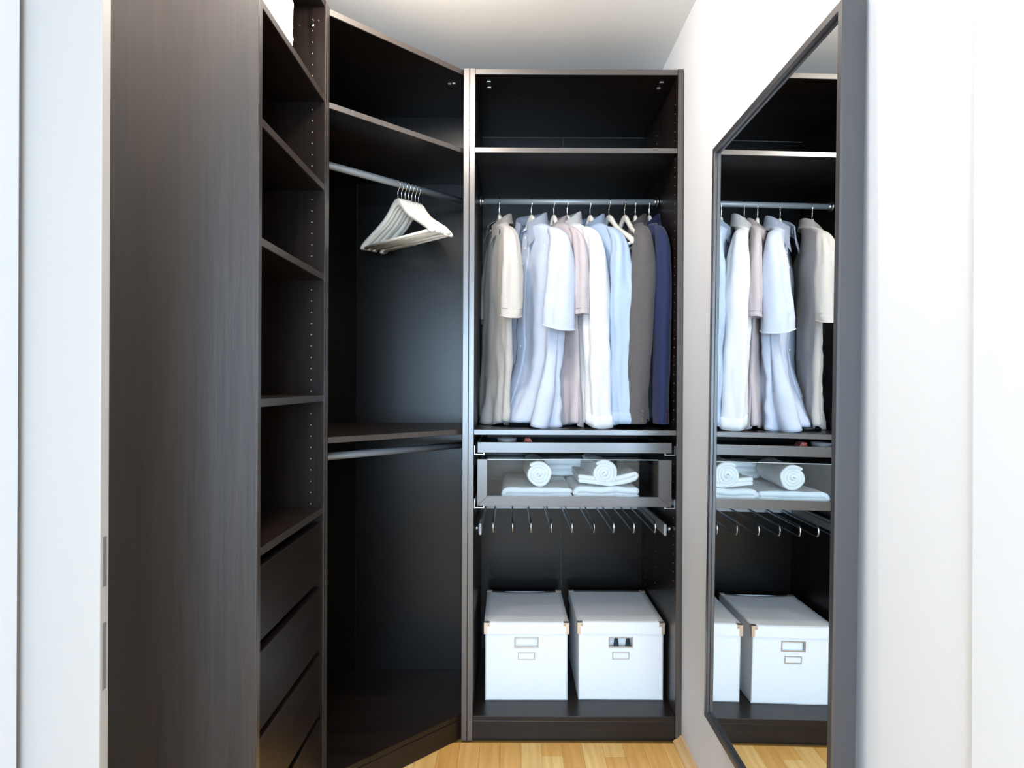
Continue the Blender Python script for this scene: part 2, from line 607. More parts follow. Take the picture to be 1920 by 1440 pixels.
# clothes rail
ROD_Y, ROD_Z = 2.526, 1.976
rail = tube('clothes_rail', [(XI0 + 0.001 - OW[0], ROD_Y - OW[1], ROD_Z), (XI1 - 0.001 - OW[0], ROD_Y - OW[1], ROD_Z)], 0.0115,
            RAILM, ward, 20)
for sx, sg in ((XI0, 1), (XI1, -1)):
    bm = bmesh.new()
    bm_tube(bm, [(sx - OW[0] + sg * 0.0005, ROD_Y - OW[1], ROD_Z), (sx - OW[0] + sg * 0.008, ROD_Y - OW[1], ROD_Z)], 0.021, 16)
    bm_tube(bm, [(sx - OW[0] + sg * 0.008, ROD_Y - OW[1], ROD_Z), (sx - OW[0] + sg * 0.02, ROD_Y - OW[1], ROD_Z)], [0.017, 0.0145], 16)
    link('rail_bracket', finish(bm, 'rail_bracket'), STEEL, rail)


# pull-out tray
def runner(px, sg, z, par):
    """bent steel bracket that carries a tray or drawer on the side panel, sg = +1 on the left"""
    bm = bmesh.new()
    o = Vector(OW)
    x_in = px + sg * 0.034
    bm_box(bm, min(px, px + sg * 0.002) - o.x, max(px, px + sg * 0.002) - o.x, YF + 0.012 - o.y, YF + 0.45 - o.y, z, z + 0.03, 0.0004)
    bm_box(bm, min(px, x_in) - o.x, max(px, x_in) - o.x, YF + 0.012 - o.y, YF + 0.045 - o.y, z - 0.003, z + 0.0, 0.0004)
    bm_box(bm, min(px, px + sg * 0.012) - o.x, max(px, px + sg * 0.012) - o.x, YF + 0.03 - o.y, YF + 0.47 - o.y, z - 0.003, z, 0.0004)
    bm_box(bm, x_in - 0.002 - o.x, x_in + 0.002 - o.x, YF + 0.015 - o.y, YF + 0.03 - o.y, z - 0.004, z + 0.004, 0.0004)
    return link('runner', finish(bm, 'runner'), STEEL, par)


TX0, TX1 = -0.1165, 0.5665
TF = YF + 0.006


def frame_parts(zb, zt, hside, name):
    """tray/drawer body: two sides, back and base joined in one mesh"""
    bm = bmesh.new()
    ox, oy = OW[0], OW[1]
    bm_box(bm, TX0 + 0.004 - ox, TX0 + 0.016 - ox, TF + 0.019 - oy, YB - 0.05 - oy, zb, zb + hside, 0.0008)
    bm_box(bm, TX1 - 0.016 - ox, TX1 - 0.004 - ox, TF + 0.019 - oy, YB - 0.05 - oy, zb, zb + hside, 0.0008)
    bm_box(bm, TX0 + 0.0165 - ox, TX1 - 0.0165 - ox, YB - 0.062 - oy, YB - 0.05 - oy, zb, zb + hside, 0.0008)
    bm_box(bm, TX0 + 0.0165 - ox, TX1 - 0.0165 - ox, TF + 0.019 - oy, YB - 0.0625 - oy, zb, zb + 0.008)
    return link(name, finish(bm, name), WOOD_Y, ward)


tray = frame_parts(1.014, 1.049, 0.032, 'pull_out_tray')
box('tray_front', TX0, TX1, TF, TF + 0.018, 1.011, 1.048, EDGE, tray, 0.001, org=OW)
runner(XI0 + 0.0005, 1, 1.006, tray)
runner(XI1 - 0.0005, -1, 1.006, tray)

# drawer with glass front
DZ0, DZ1 = 0.823, 0.988
drw = frame_parts(DZ0 + 0.006, DZ1, 0.11, 'glass_front_drawer')
bm = bmesh.new()
ox, oy = OW[0], OW[1]
SW = 0.034


def mitre(bm, a, b, c, d, y0, y1):
    """four corner points (x, z) of one mitred frame rail"""
    lo = [bm.verts.new((p[0] - ox, y0 - oy, p[1])) for p in (a, b, c, d)]
    hi = [bm.verts.new((p[0] - ox, y1 - oy, p[1])) for p in (a, b, c, d)]
    fs = [bm.faces.new(lo), bm.faces.new(hi[::-1])]
    for i in range(4):
        fs.append(bm.faces.new((lo[i], lo[(i + 1) % 4], hi[(i + 1) % 4], hi[i])))


for quad in (((TX0, DZ0), (TX0 + SW, DZ0 + SW), (TX0 + SW, DZ1), (TX0, DZ1)),
             ((TX1, DZ0), (TX1, DZ1), (TX1 - SW - 0.012, DZ1), (TX1 - SW - 0.012, DZ0 + SW)),
             ((TX0, DZ0), (TX1, DZ0), (TX1 - SW - 0.012, DZ0 + SW), (TX0 + SW, DZ0 + SW))):
    bm = bmesh.new()
    mitre(bm, *quad, TF, TF + 0.018)
    bmesh.ops.bevel(bm, geom=bm.edges[:], offset=0.0006, segments=1, affect='EDGES')
    link('front_frame', finish(bm, 'front_frame'), EDGE, drw)
box('glass_pane', TX0 + SW + 0.0003, TX1 - SW - 0.0123, TF + 0.006, TF + 0.010, DZ0 + SW + 0.0005, DZ1 - 0.002, GLASS, drw, 0.0, org=OW)
GEDGE = mat('polished_glass_edge', (0.62, 0.72, 0.72), 0.25)
box('glass_edge', TX0 + SW + 0.0003, TX1 - SW - 0.0123, TF + 0.006, TF + 0.010, DZ1 - 0.0019, DZ1 - 0.0002, GEDGE, drw, 0.0, org=OW)
runner(XI0 + 0.0005, 1, DZ0 - 0.005, drw)
runner(XI1 - 0.0005, -1, DZ0 - 0.005, drw)

# pull-out trouser rack with nine looped bars
RF, RB = 2.292, 2.765
RX = [-0.062, 0.008, 0.074, 0.147, 0.222, 0.301, 0.372, 0.445, 0.521]
rack = link('trouser_rack', None or bpy.data.meshes.new('trouser_rack'), RAILM, ward)
bm = bmesh.new()
bm_box(bm, XI0 + 0.014 - ox, XI1 - 0.014 - ox, RB - oy, RB + 0.012 - oy, 0.712, 0.760, 0.002)
bm.to_mesh(rack.data)
bm.free()
for rx in (XI0 + 0.016, XI1 - 0.030):
    box('rack_rail', rx, rx + 0.009, YF + 0.055, RB, 0.712, 0.752, RAILM, rack, 0.002, org=OW)
    box('rack_end_cap', rx - 0.001, rx + 0.010, YF + 0.044, YF + 0.056, 0.711, 0.754, RAILM, rack, 0.0045, org=OW)
for rx, sg in ((XI0 + 0.0006, 1), (XI1 - 0.0006, -1)):
    tube('rack_pin', [(rx - ox, YF + 0.058 - oy, 0.735), (rx + sg * 0.016 - ox, YF + 0.058 - oy, 0.735)], [0.009, 0.0065], STEEL, rack, 14)
first_bar = None
tip_me = None
for rx in RX:
    pts = [(0, RB - oy, 0.0195), (0, RF + 0.014 - oy, 0.0195)]
    for q in range(7):
        a = math.pi / 2 + math.pi * q / 6
        pts.append((0, RF + 0.010 - oy + 0.010 * math.cos(a) * 1.3, 0.0195 * math.sin(a)))
    pts += [(0, RF + 0.014 - oy, -0.0195), (0, RB - oy, -0.0195)]
    if first_bar is None:
        first_bar = tube('trouser_bar', pts, 0.0027, BARM, rack, 8)
        first_bar.location = (rx - ox, 0, 0.738)
        tipo = tube('bar_tip', [(0, p[1], p[2]) for p in pts[2:9]], 0.0034, STEEL, None, 8)
        tip_me = tipo.data
        bpy.data.objects.remove(tipo)
    else:
        c = first_bar.copy()
        COL.objects.link(c)
        c.location = (rx - ox, 0, 0.738)

for k, rx in enumerate(RX):
    o = bpy.data.objects.new('bar_tip', tip_me)
    COL.objects.link(o)
    o.parent = rack
    o.location = (rx - ox, 0, 0.738)

# ------------------------------------------------------------------ corner wardrobe
CX = X0 - 0.0006
OC = (-0.53, 2.2, 0.0)
corner = empty('corner_wardrobe', OC, 'black-brown corner wardrobe with slanted open front and white hangers inside', 'wardrobe')
YR0 = 1.8612
prism('side_panel', [(CX, YF), (CX, 2.62), (CX - T, 2.62), (CX - T, YF)], 0, HT, WOOD_Z, corner, 0.001, OC)
prism('side_panel', [(XL, YR0), (XL, YR0 + T), (-0.925, YR0 + T), (-0.925, YR0)], 0, HT, WOOD_Z, corner, 0.001, OC)
box('edge_band', CX - T + 0.001, CX - 0.001, YF - 0.0012, YF - 0.0001, 0.001, HT - 0.001, EDGE, corner, 0.0004, org=OC)
box('edge_band', XL + 0.0001, XL + 0.0012, YR0 + 0.001, YR0 + T - 0.001, 0.001, HT - 0.001, EDGE, corner, 0.0004, org=OC)
A = (XL + 0.0, YR0 + T + 0.0004)
B = (CX - T - 0.0004, YF + 0.012)
dirv = Vector((B[0] - A[0], B[1] - A[1])).normalized()
nrm = Vector((-dirv.y, dirv.x))
pent = [A, B, (CX - T - 0.0004, 2.598), (-0.63, 2.598), (-0.905, 2.325), (-0.905, A[1])]


def inset(d):
    a = (A[0] + nrm.x * d * 1.41 * 0 + 0, A[1])
    # slide the slanted edge inward by d
    ax = A[0] - d * 1.43
    bx = B[0]
    by = B[1] + d * 1.40
    return [(ax, A[1]), (bx, by)] + pent[2:]


prism('top_panel', inset(0.001), HT - 0.021, HT - 0.001, WOOD_X, corner, 0.0008, OC)
prism('shelf', inset(0.002), SH - 0.019, SH, WOOD_X, corner, 0.0008, OC)
prism('shelf', inset(0.008), SM - 0.019, SM, WOOD_X, corner, 0.0008, OC)
prism('bottom_panel', inset(0.004), SB - 0.018, SB, WOOD_X, corner, 0.0008, OC)


def slant(name, d0, d1, z0, z1, m, bev=0.0008):
    i0, i1 = inset(d0), inset(d1)
    return prism(name, [i0[0], i0[1], i1[1], i1[0]], z0, z1, m, corner, bev, OC)


slant('plinth', 0.002, 0.018, 0.001, SB - 0.0185, WOOD_X)
slant('edge_band', -0.0004, 0.0009, HT - 0.020, HT - 0.002, EDGE, 0.0003)
slant('edge_band', 0.0006, 0.0019, SH - 0.018, SH - 0.001, EDGE, 0.0003)
slant('edge_band', 0.0066, 0.0079, SM - 0.018, SM - 0.001, EDGE, 0.0003)
box('back_panel', -0.63, CX - T - 0.0004, 2.599, 2.605, 0.04, HT - 0.002, BACKP, corner, 0.0003, org=OC)
box('back_panel', -0.912, -0.906, A[1], 2.325, 0.04, HT - 0.002, BACKP, corner, 0.0003, org=OC)
prism('back_panel', [(-0.906, 2.3265), (-0.6308, 2.5995), (-0.635, 2.6045), (-0.911, 2.331)], 0.04, HT - 0.002, BACKP, corner, 0.0003, OC)
dots('pin_holes', [(CX - T - 0.0006, YF + dy, 0.17 + 0.032 * k) for dy in (0.037, 0.3) for k in range(66)], (-1, 0, 0), 0.0021, HOLE, corner, OC)
dots('pin_holes', [(XL - dx, YR0 + T + 0.0006, 0.17 + 0.032 * k) for dx in (0.037, 0.3) for k in range(66)], (0, 1, 0), 0.0021, HOLE, corner, OC)
bm = bmesh.new()
bmx = []
for q in (0.018, 0.045):
    cx_, cy_ = CX - T - 0.03 - q * 0.6, YF + 0.06 + q * 0.2
    bm_box(bm, cx_ - 0.006 - OC[0], cx_ + 0.006 - OC[0], cy_ - OC[1], cy_ + 0.012 - OC[1], HT - 0.0235, HT - 0.0205, 0.0008)
o = link('cam_fittings', finish(bm, 'cam_fittings'), PEWTER, corner)
o['kind'] = 'stuff'


def rod_pt(xx):
    return xx + 2.722


def corner_rail(z):
    xa, xb = -0.838, CX - T - 0.002
    r_ = tube('clothes_rail', [(xa - OC[0], rod_pt(xa) - OC[1], z), (xb - OC[0], rod_pt(xb) - OC[1], z)], 0.0125, RAILM, corner, 18)
    for xx, sg in ((xa, 1), (xb, -1)):
        p = Vector((xx - OC[0], rod_pt(xx) - OC[1], z))
        d = Vector((1, 1, 0)).normalized() * sg
        tube('rail_bracket', [p, p + d * 0.012], [0.02, 0.016], STEEL, r_, 14)


corner_rail(ROD_Z)
corner_rail(1.010)

# ------------------------------------------------------------------ left shelving unit with drawers
Y0, Y1 = 1.356, 1.860
OL = (-0.73, 1.61, 0.0)
unit = empty('shelving_unit', OL, 'narrow black-brown shelving unit with four drawers, its broad side towards the doorway', 'shelving unit')


def U(name, *a, m=WOOD_Y, bev=0.001):
    return box(name, *a, m, unit, bev, org=OL)


XB = -0.915
U('side_panel', XB, XL, Y0, Y0 + T, 0, HT, m=VENEER_LIT)
U('side_panel', XB, XL, Y1 - T, Y1, 0, HT, m=WOOD_Z)
box('edge_band', XL + 0.0001, XL + 0.0012, Y0 + 0.001, Y0 + T - 0.001, 0.001, HT - 0.001, EDGE, unit, 0.0004, org=OL)
box('edge_band', XL + 0.0001, XL + 0.0012, Y1 - T + 0.001, Y1 - 0.001, 0.001, HT - 0.001, EDGE, unit, 0.0004, org=OL)
YI0, YI1 = Y0 + T + 0.0004, Y1 - T - 0.0004
U('top_panel', XB + 0.008, XL - 0.002, YI0, YI1, HT - 0.021, HT - 0.001)
U('back_panel', XB, XB + 0.006, YI0, YI1, 0.05, HT - 0.022, m=BACKP, bev=0.0003)
U('bottom_panel', XB + 0.008, XL - 0.004, YI0, YI1, SB - 0.018, SB)
U('plinth', XL - 0.020, XL - 0.004, YI0, YI1, 0.001, SB - 0.0185)
for zt in (SH, 1.828, 1.569, 1.219, 0.895):
    U('shelf', XB + 0.008, XL - 0.003, YI0, YI1, zt - 0.019, zt)
    U('edge_band', XL - 0.0029, XL - 0.0016, YI0, YI1, zt - 0.018, zt - 0.001, m=EDGE, bev=0.0003)
for z0, z1 in ((0.690, 0.853), (0.494, 0.665), (0.306, 0.476), (0.100, 0.288)):
    bm = bmesh.new()
    for a in ((XL - 0.31, XL - 0.024, YI0 + 0.014, YI0 + 0.026, z0 + 0.01, z1 - 0.03),
              (XL - 0.31, XL - 0.024, YI1 - 0.026, YI1 - 0.014, z0 + 0.01, z1 - 0.03),
              (XL - 0.322, XL - 0.3105, YI0 + 0.014, YI1 - 0.014, z0 + 0.01, z1 - 0.03),
              (XL - 0.31, XL - 0.024, YI0 + 0.0265, YI1 - 0.0265, z0 + 0.01, z0 + 0.018)):
        bm_box(bm, a[0] - OL[0], a[1] - OL[0], a[2] - OL[1], a[3] - OL[1], a[4], a[5])
    d = link('drawer', finish(bm, 'drawer'), WOOD_Y, unit)
    box('drawer_front', XL - 0.022, XL - 0.004, YI0 + 0.003, YI1 - 0.003, z0, z1, WOOD_Y, d, 0.0012, org=OL)
pts = []
for k in range(70):
    z = 0.19 + 0.0325 * k
    if z > HT - 0.03 or (0.28 < z < 0.89) or any(abs(z - (s - 0.01)) < 0.014 for s in (SH, 1.828, 1.569, 1.219, 0.895)):
        continue
    pts.append((XL - 0.037, YI1 + 0.0006, z))
    pts.append((XL - 0.30, YI1 + 0.0006, z))
dots('pin_holes', pts, (0, -1, 0), 0.0021, mat('pale_pin_hole_sleeve', (0.42, 0.38, 0.34), 0.4), unit, OL)
pts = [(XL - 0.035, YI1 + 0.0003, 2.30), (XL - 0.02, YI1 + 0.0003, 2.30), (XL - 0.075, YI1 + 0.0003, 2.285)]
dots('screw_heads', pts, (0, -1, 0), 0.0032, STEEL, unit, OL, 0.001)
bm = bmesh.new()
bm_tube(bm, [(XL - 0.037 - OL[0], YI1 + 0.0003 - OL[1], 2.285), (XL - 0.037 - OL[0], YI1 - 0.004 - OL[1], 2.285)], [0.0055, 0.0045], 14)
link('cap_screw', finish(bm, 'cap_screw', True), CHROME, unit)


# crumpled white bundle on the top shelf of the left unit
def bundle():
    bm = bmesh.new()
    bmesh.ops.create_icosphere(bm, subdivisions=6, radius=1.0)
    for v in bm.verts:
        p = v.co.copy()
        q = Vector((math.copysign(abs(p.x) ** 0.55, p.x), math.copysign(abs(p.y) ** 0.55, p.y), math.copysign(abs(p.z) ** 0.55, p.z)))
        n = noise.noise(p * 1.8 + Vector((3, 1, 7))) * 0.10 + (0.12 - abs(noise.noise(p * 3.1))) * 0.22 + noise.noise(p * 7) * 0.03
        q *= 1 + n
        z = max(q.z * 0.128, -0.118)
        v.co = Vector((q.x * 0.155, q.y * 0.152, z + 0.118))
    return finish(bm, 'bundle', True)


BED = mat('white_bedding_cloth', (0.9, 0.89, 0.87), 0.8, sheen=0.2)
tag(link('fabric_bundle', bundle(), BED, None, (-0.720, 1.556, SH + 0.001)),
    'crumpled white fabric bundle on the top shelf of the left shelving unit', 'bedding')

# ------------------------------------------------------------------ mirror on the right wall
MX = 0.552
MY0, MY1, MZ0, MZ1 = 1.081, 1.783, 0.328, 1.913
MT = 0.040
OM = Vector((MX + MT, (MY0 + MY1) / 2, (MZ0 + MZ1) / 2))
mir = empty('wall_mirror', OM, 'tall mirror in dark wooden frame hanging on the right wall', 'mirror')
mir.rotation_euler = (0, math.radians(0.62), 0)
hw, hh = (MY1 - MY0) / 2, (MZ1 - MZ0) / 2


def mirror_rail(side):
    # profile along the inward direction: (inward distance, depth from face)
    prof = [(0.0, MT), (0.0, 0.0035), (0.0025, 0.0), (0.016, 0.0), (0.018, 0.0015), (0.018, 0.0085), (0.022, 0.0095), (0.022, MT)]
    bm = bmesh.new()
    rings = []
    for end in (0, 1):
        r = []
        for d, dep in prof:
            xx = -MT + dep
            if side in ('near', 'far'):
                yy = (-hw + d) if side == 'near' else (hw - d)
                zz = (-hh + d) if end == 0 else (hh - d)
            else:
                zz = (hh - d) if side == 'top' else (-hh + d)
                yy = (-hw + d) if end == 0 else (hw - d)
            r.append(bm.verts.new((xx, yy, zz)))
        rings.append(r)
    n = len(prof)
    for i in range(n):
        bm.faces.new((rings[0][i], rings[0][(i + 1) % n], rings[1][(i + 1) % n], rings[1][i]))
    bm.faces.new(rings[0])
    bm.faces.new(rings[1][::-1])
    return link('frame_rail', finish(bm, 'frame_rail'), FRAME, mir)


for s in ('near', 'far', 'top', 'bottom'):
    mirror_rail(s)
box('mirror_glass', -MT + 0.0100, -MT + 0.014, -hw + 0.0185, hw - 0.0185, -hh + 0.0185, hh - 0.0185, MIRROR, mir, 0.0)
box('backing_board', -MT + 0.0145, -0.006, -hw + 0.0225, hw - 0.0225, -hh + 0.0225, hh - 0.0225, BACKP, mir, 0.0)

# ------------------------------------------------------------------ storage boxes
BOXM = mat('white_card_box', (0.83, 0.86, 0.89), 0.55)
LIDM = mat('white_card_lid', (0.83, 0.85, 0.88), 0.5)


def storage_box(x0, x1, yf, label, sag=0.0, tilt=0.0):
    w = x1 - x0
    L = 0.375
    H = 0.285
    t = empty('storage_box', ((x0 + x1) / 2, yf + L / 2, SB + 0.0005), label, 'box', 'white storage boxes on the wardrobe floor', tilt)
    hx, hy = w / 2 - 0.0042, L / 2 - 0.0048
    c = 0.0035
    bm = bmesh.new()
    # four walls with a real opening in the front one, and a base
    hz0, hz1, hxw = 0.197, 0.229, 0.041
    for a in ((-hx, -hxw, -hy, -hy + c, 0, H - 0.006), (hxw, hx, -hy, -hy + c, 0, H - 0.006),
              (-hxw, hxw, -hy, -hy + c, 0, hz0), (-hxw, hxw, -hy, -hy + c, hz1, H - 0.006),
              (-hx, hx, hy - c, hy, 0, H - 0.006), (-hx, -hx + c, -hy, hy, 0, H - 0.006),
              (hx - c, hx, -hy, hy, 0, H - 0.006), (-hx, hx, -hy, hy, 0, c)):
        bm_box(bm, *a)
    bmesh.ops.remove_doubles(bm, verts=bm.verts[:], dist=1e-5)
    bodyo = link('box_body', finish(bm, 'box_body'), BOXM, t)
    # lid with a skirt, its top slightly wavy
    bm = bmesh.new()
    lx, ly = w / 2, L / 2
    NX, NY = 14, 14
    g = []
    for j in range(NY + 1):
        row = []
        for i in range(NX + 1):
            u, v = i / NX, j / NY
            dz = sag * math.sin(math.pi * u) * (0.35 + 0.65 * v) + 0.0015 * noise.noise(Vector((u * 3 + x0 * 10, v * 3, 0)))
            row.append(bm.verts.new((-lx + 2 * lx * u, -ly + 2 * ly * v, H + dz)))
        g.append(row)
    for j in range(NY):
        for i in range(NX):
            bm.faces.new((g[j][i], g[j][i + 1], g[j + 1][i + 1], g[j + 1][i])).smooth = True
    edge = [g[0][i] for i in range(NX)] + [g[j][NX] for j in range(NY)] + [g[NY][NX - i] for i in range(NX)] + [g[NY - j][0] for j in range(NY)]
    low = [bm.verts.new((v.co.x, v.co.y, H - 0.040)) for v in edge]
    n = len(edge)
    inn = [bm.verts.new((v.co.x * (1 - 0.0035 / lx * 0.9), v.co.y * (1 - 0.0035 / ly * 0.9), H - 0.040)) for v in edge]
    inn2 = [bm.verts.new((v.co.x, v.co.y, H - 0.004)) for v in inn]
    for i in range(n):
        j = (i + 1) % n
        bm.faces.new((edge[i], edge[j], low[j], low[i]))
        bm.faces.new((low[i], low[j], inn[j], inn[i]))
        bm.faces.new((inn[i], inn[j], inn2[j], inn2[i]))
    link('lid', finish(bm, 'lid'), LIDM, t)
    # metal corners on the lid
    bm = bmesh.new()
    bm_box(bm, 0, 0.021, -0.0012, 0.0, -0.0125, 0.0012, 0.0003)
    bm_box(bm, -0.0012, 0.0115, -0.0012, 0.0, -0.040, -0.0125, 0.0003)
    bm_box(bm, -0.0012, 0.0, -0.0012, 0.021, -0.0125, 0.0012, 0.0003)
    bm_box(bm, -0.0012, 0.0, -0.0012, 0.010, -0.040, -0.0125, 0.0003)
    bm_box(bm, -0.0012, 0.019, -0.0012, 0.019, 0.0, 0.0014, 0.0003)
    bmesh.ops.create_uvsphere(bm, u_segments=8, v_segments=5, radius=0.0028, matrix=Matrix.Translation((0.0155, -0.0015, -0.006)))
    me = finish(bm, 'lid_corner')
    me.materials.append(BRASS)
    for sx in (-1, 1):
        for sy in (-1, 1):
            o = bpy.data.objects.new('lid_corner', me)
            COL.objects.link(o)
            o.parent = t
            o.location = (sx * lx, sy * ly, H)
            o.scale = (-sx, -sy, 1)
    # pewter grip frame round the opening

    def rim(name, cx, cz, ww, hh_, b, y, m):
        bm = bmesh.new()
        for a in ((-ww, ww, hh_ - b, hh_), (-ww, ww, -hh_, -hh_ + b), (-ww, -ww + b, -hh_ + b, hh_ - b), (ww - b, ww, -hh_ + b, hh_ - b)):
            bm_box(bm, cx + a[0], cx + a[1], y - 0.0022, y, cz + a[2], cz + a[3], 0.0005)
        return link(name, finish(bm, name), m, t)

    rim('grip_frame', 0, 0.213, 0.045, 0.020, 0.0042, -hy - 0.0001, PEWTER)
    rim('label_holder', 0, 0.164, 0.0315, 0.0135, 0.0032, -hy - 0.0001, PEWTER)
    box('label_card', -0.0283, 0.0283, -hy - 0.0009, -hy - 0.0001, 0.1537, 0.1743, LIDM, t, 0.0)
    return t


storage_box(-0.0955, 0.2165, 2.343, 'white lidded storage box on the wardrobe floor, the left one of the two', -0.006, 0.006)
b2 = storage_box(0.2500, 0.5710, 2.348, 'white lidded storage box on the wardrobe floor, the right one beside the side panel', 0.0, -0.004)
# dark peaked contents glimpsed through the grip hole of the right box
DARKC = cloth('dark_green_knit', (0.02, 0.035, 0.045))
bm = bmesh.new()
for cx_ in (0.396, 0.440):
    vs = [bm.verts.new(p) for p in ((cx_ - 0.012, 2.362, 0.26), (cx_ + 0.012, 2.362, 0.26), (cx_ + 0.012, 2.38, 0.26), (cx_ - 0.012, 2.38, 0.26),
                                    (cx_ - 0.003, 2.366, 0.325), (cx_ + 0.003, 2.366, 0.325), (cx_ + 0.003, 2.376, 0.325), (cx_ - 0.003, 2.376, 0.325))]
    for q in ((0, 3, 2, 1), (4, 5, 6, 7), (0, 1, 5, 4), (1, 2, 6, 5), (2, 3, 7, 6), (3, 0, 4, 7)):
        bm.faces.new([vs[i] for i in q])
bm_box(bm, 0.27, 0.55, 2.360, 2.382, SB + 0.006, 0.26, 0.002)
tag(link('box_insert', finish(bm, 'box_insert'), DARKC), 'dark folded textile peeping through the grip hole of the right box', 'textile')


# ------------------------------------------------------------------ hangers
def hanger_body_mesh():
    bm = bmesh.new()
    pts = [(0.0, -0.012, 0.023), (0.012, -0.0135, 0.024), (0.03, -0.024, 0.023), (0.05, -0.042, 0.020), (0.08, -0.062, 0.0175), (0.12, -0.081, 0.016),
           (0.16, -0.099, 0.0155), (0.19, -0.113, 0.0155), (0.208, -0.123, 0.014), (0.217, -0.130, 0.009)]
    full = [(-a, b, c) for a, b, c in pts[::-1][:-1]] + pts
    rings = []
    for u, z, h in full:
        z *= 1.18
        t = -0.25 * u * u
        r = []
        th = 0.0065 + 0.0055 * min(1, abs(u) / 0.2)
        for k in range(12):
            a = 2 * math.pi * k / 12
            ct, st = math.cos(a), math.sin(a)
            r.append(bm.verts.new((u, t + th * math.copysign(abs(ct) ** 0.6, ct), z + h * 0.62 * math.copysign(abs(st) ** 0.6, st))))
        rings.append(r)
    for a, b in zip(rings, rings[1:]):
        for k in range(12):
            bm.faces.new((a[k], a[(k + 1) % 12], b[(k + 1) % 12], b[k]))
    bm.faces.new(rings[0])
    bm.faces.new(rings[-1][::-1])
    return finish(bm, 'hanger_arms', True)


def build_hanger(drop=0.048):
    t = empty('clothes_hanger', (0, 0, 0), 'white wooden hanger', 'hanger')
    zt = -drop - 0.004
    a = link('hanger_arms', hanger_body_mesh(), HANGW, t, (0, 0, zt))
    h = tube('hook', [(0, 0, zt - 0.012), (0, 0, -0.030), (0.004, 0, -0.022), (0.0125, 0, -0.010), (0.0148, 0, 0.0), (0.0118, 0, 0.0095),
                      (0.0055, 0, 0.0142), (0, 0, 0.0148), (-0.008, 0, 0.0128), (-0.0135, 0, 0.006), (-0.015, 0, -0.003)], 0.0018, CHROME, t, 8)
    b = tube('trouser_bar', [(-0.204, -0.010, zt - 0.150), (0.204, -0.010, zt - 0.150)], 0.0055, HANGW, t, 10)
    return t


hanger0 = build_hanger()
hanger_used = [False]


def place_hanger(x, y, z, rz, label, group, tilt=0.0):
    """u axis of the hanger = local +X; rz turns it"""
    if not hanger_used[0]:
        h = hanger0
        hanger_used[0] = True
    else:
        h = hanger0.copy()
        COL.objects.link(h)
        for ch in list(hanger0.children):
            c = ch.copy()
            COL.objects.link(c)
            c.parent = h
    h.location = (x, y, z)
    h.rotation_euler = (0, tilt, rz)
    h['label'] = label
    h['group'] = group
    return h


# a cluster on the corner rail; near ends point right and towards the room
random.seed(11)
N_CL = 7
for i in range(N_CL):
    s = i / (N_CL - 1)
    xx = -0.4125 + (0.0655) * s
    order = ['first white wooden hanger from the left of the corner rail cluster', 'second white wooden hanger from the left in the corner cluster',
             'third white wooden hanger from the left in the corner cluster', 'middle white wooden hanger of the seven in the corner cluster',
             'third white wooden hanger from the right in the corner cluster', 'second white wooden hanger from the right in the corner cluster',
             'rightmost white wooden hanger of the corner rail cluster'][i]
    place_hanger(xx, rod_pt(xx), ROD_Z, math.radians(-45 + random.uniform(-3.5, 3.5)), order,
                 'empty white hangers bunched on the corner rail', math.radians(random.uniform(-1.5, 1.5)))


def on_rail(x, yaw, label, group='white wooden hangers on the straight rail', tilt=0.0):
    # yaw: near end leans towards +X by yaw degrees; local +X -> (sin yaw, -cos yaw)
    h = place_hanger(x, ROD_Y, ROD_Z, math.radians(-90 + yaw), label, group, tilt)
    if 'empty' not in label:
        h.scale = (0.64, 1, 1)
    return h


# ------------------------------------------------------------------ garments
def catmull(keys, n):
    """interpolate rows of floats, monotone-ish"""
    out = []
    m = len(keys)
    for i in range(n):
        f = i / (n - 1) * (m - 1)
        k = min(int(f), m - 2)
        t = f - k
        p0, p1, p2, p3 = keys[max(k - 1, 0)], keys[k], keys[k + 1], keys[min(k + 2, m - 1)]
        row = []
        for a, b, c, d in zip(p0, p1, p2, p3):
            row.append(0.5 * ((2 * b) + (-a + c) * t + (2 * a - 5 * b + 4 * c - d) * t * t + (-a + 3 * b - 3 * c + d) * t ** 3))
        out.append(row)
    return out


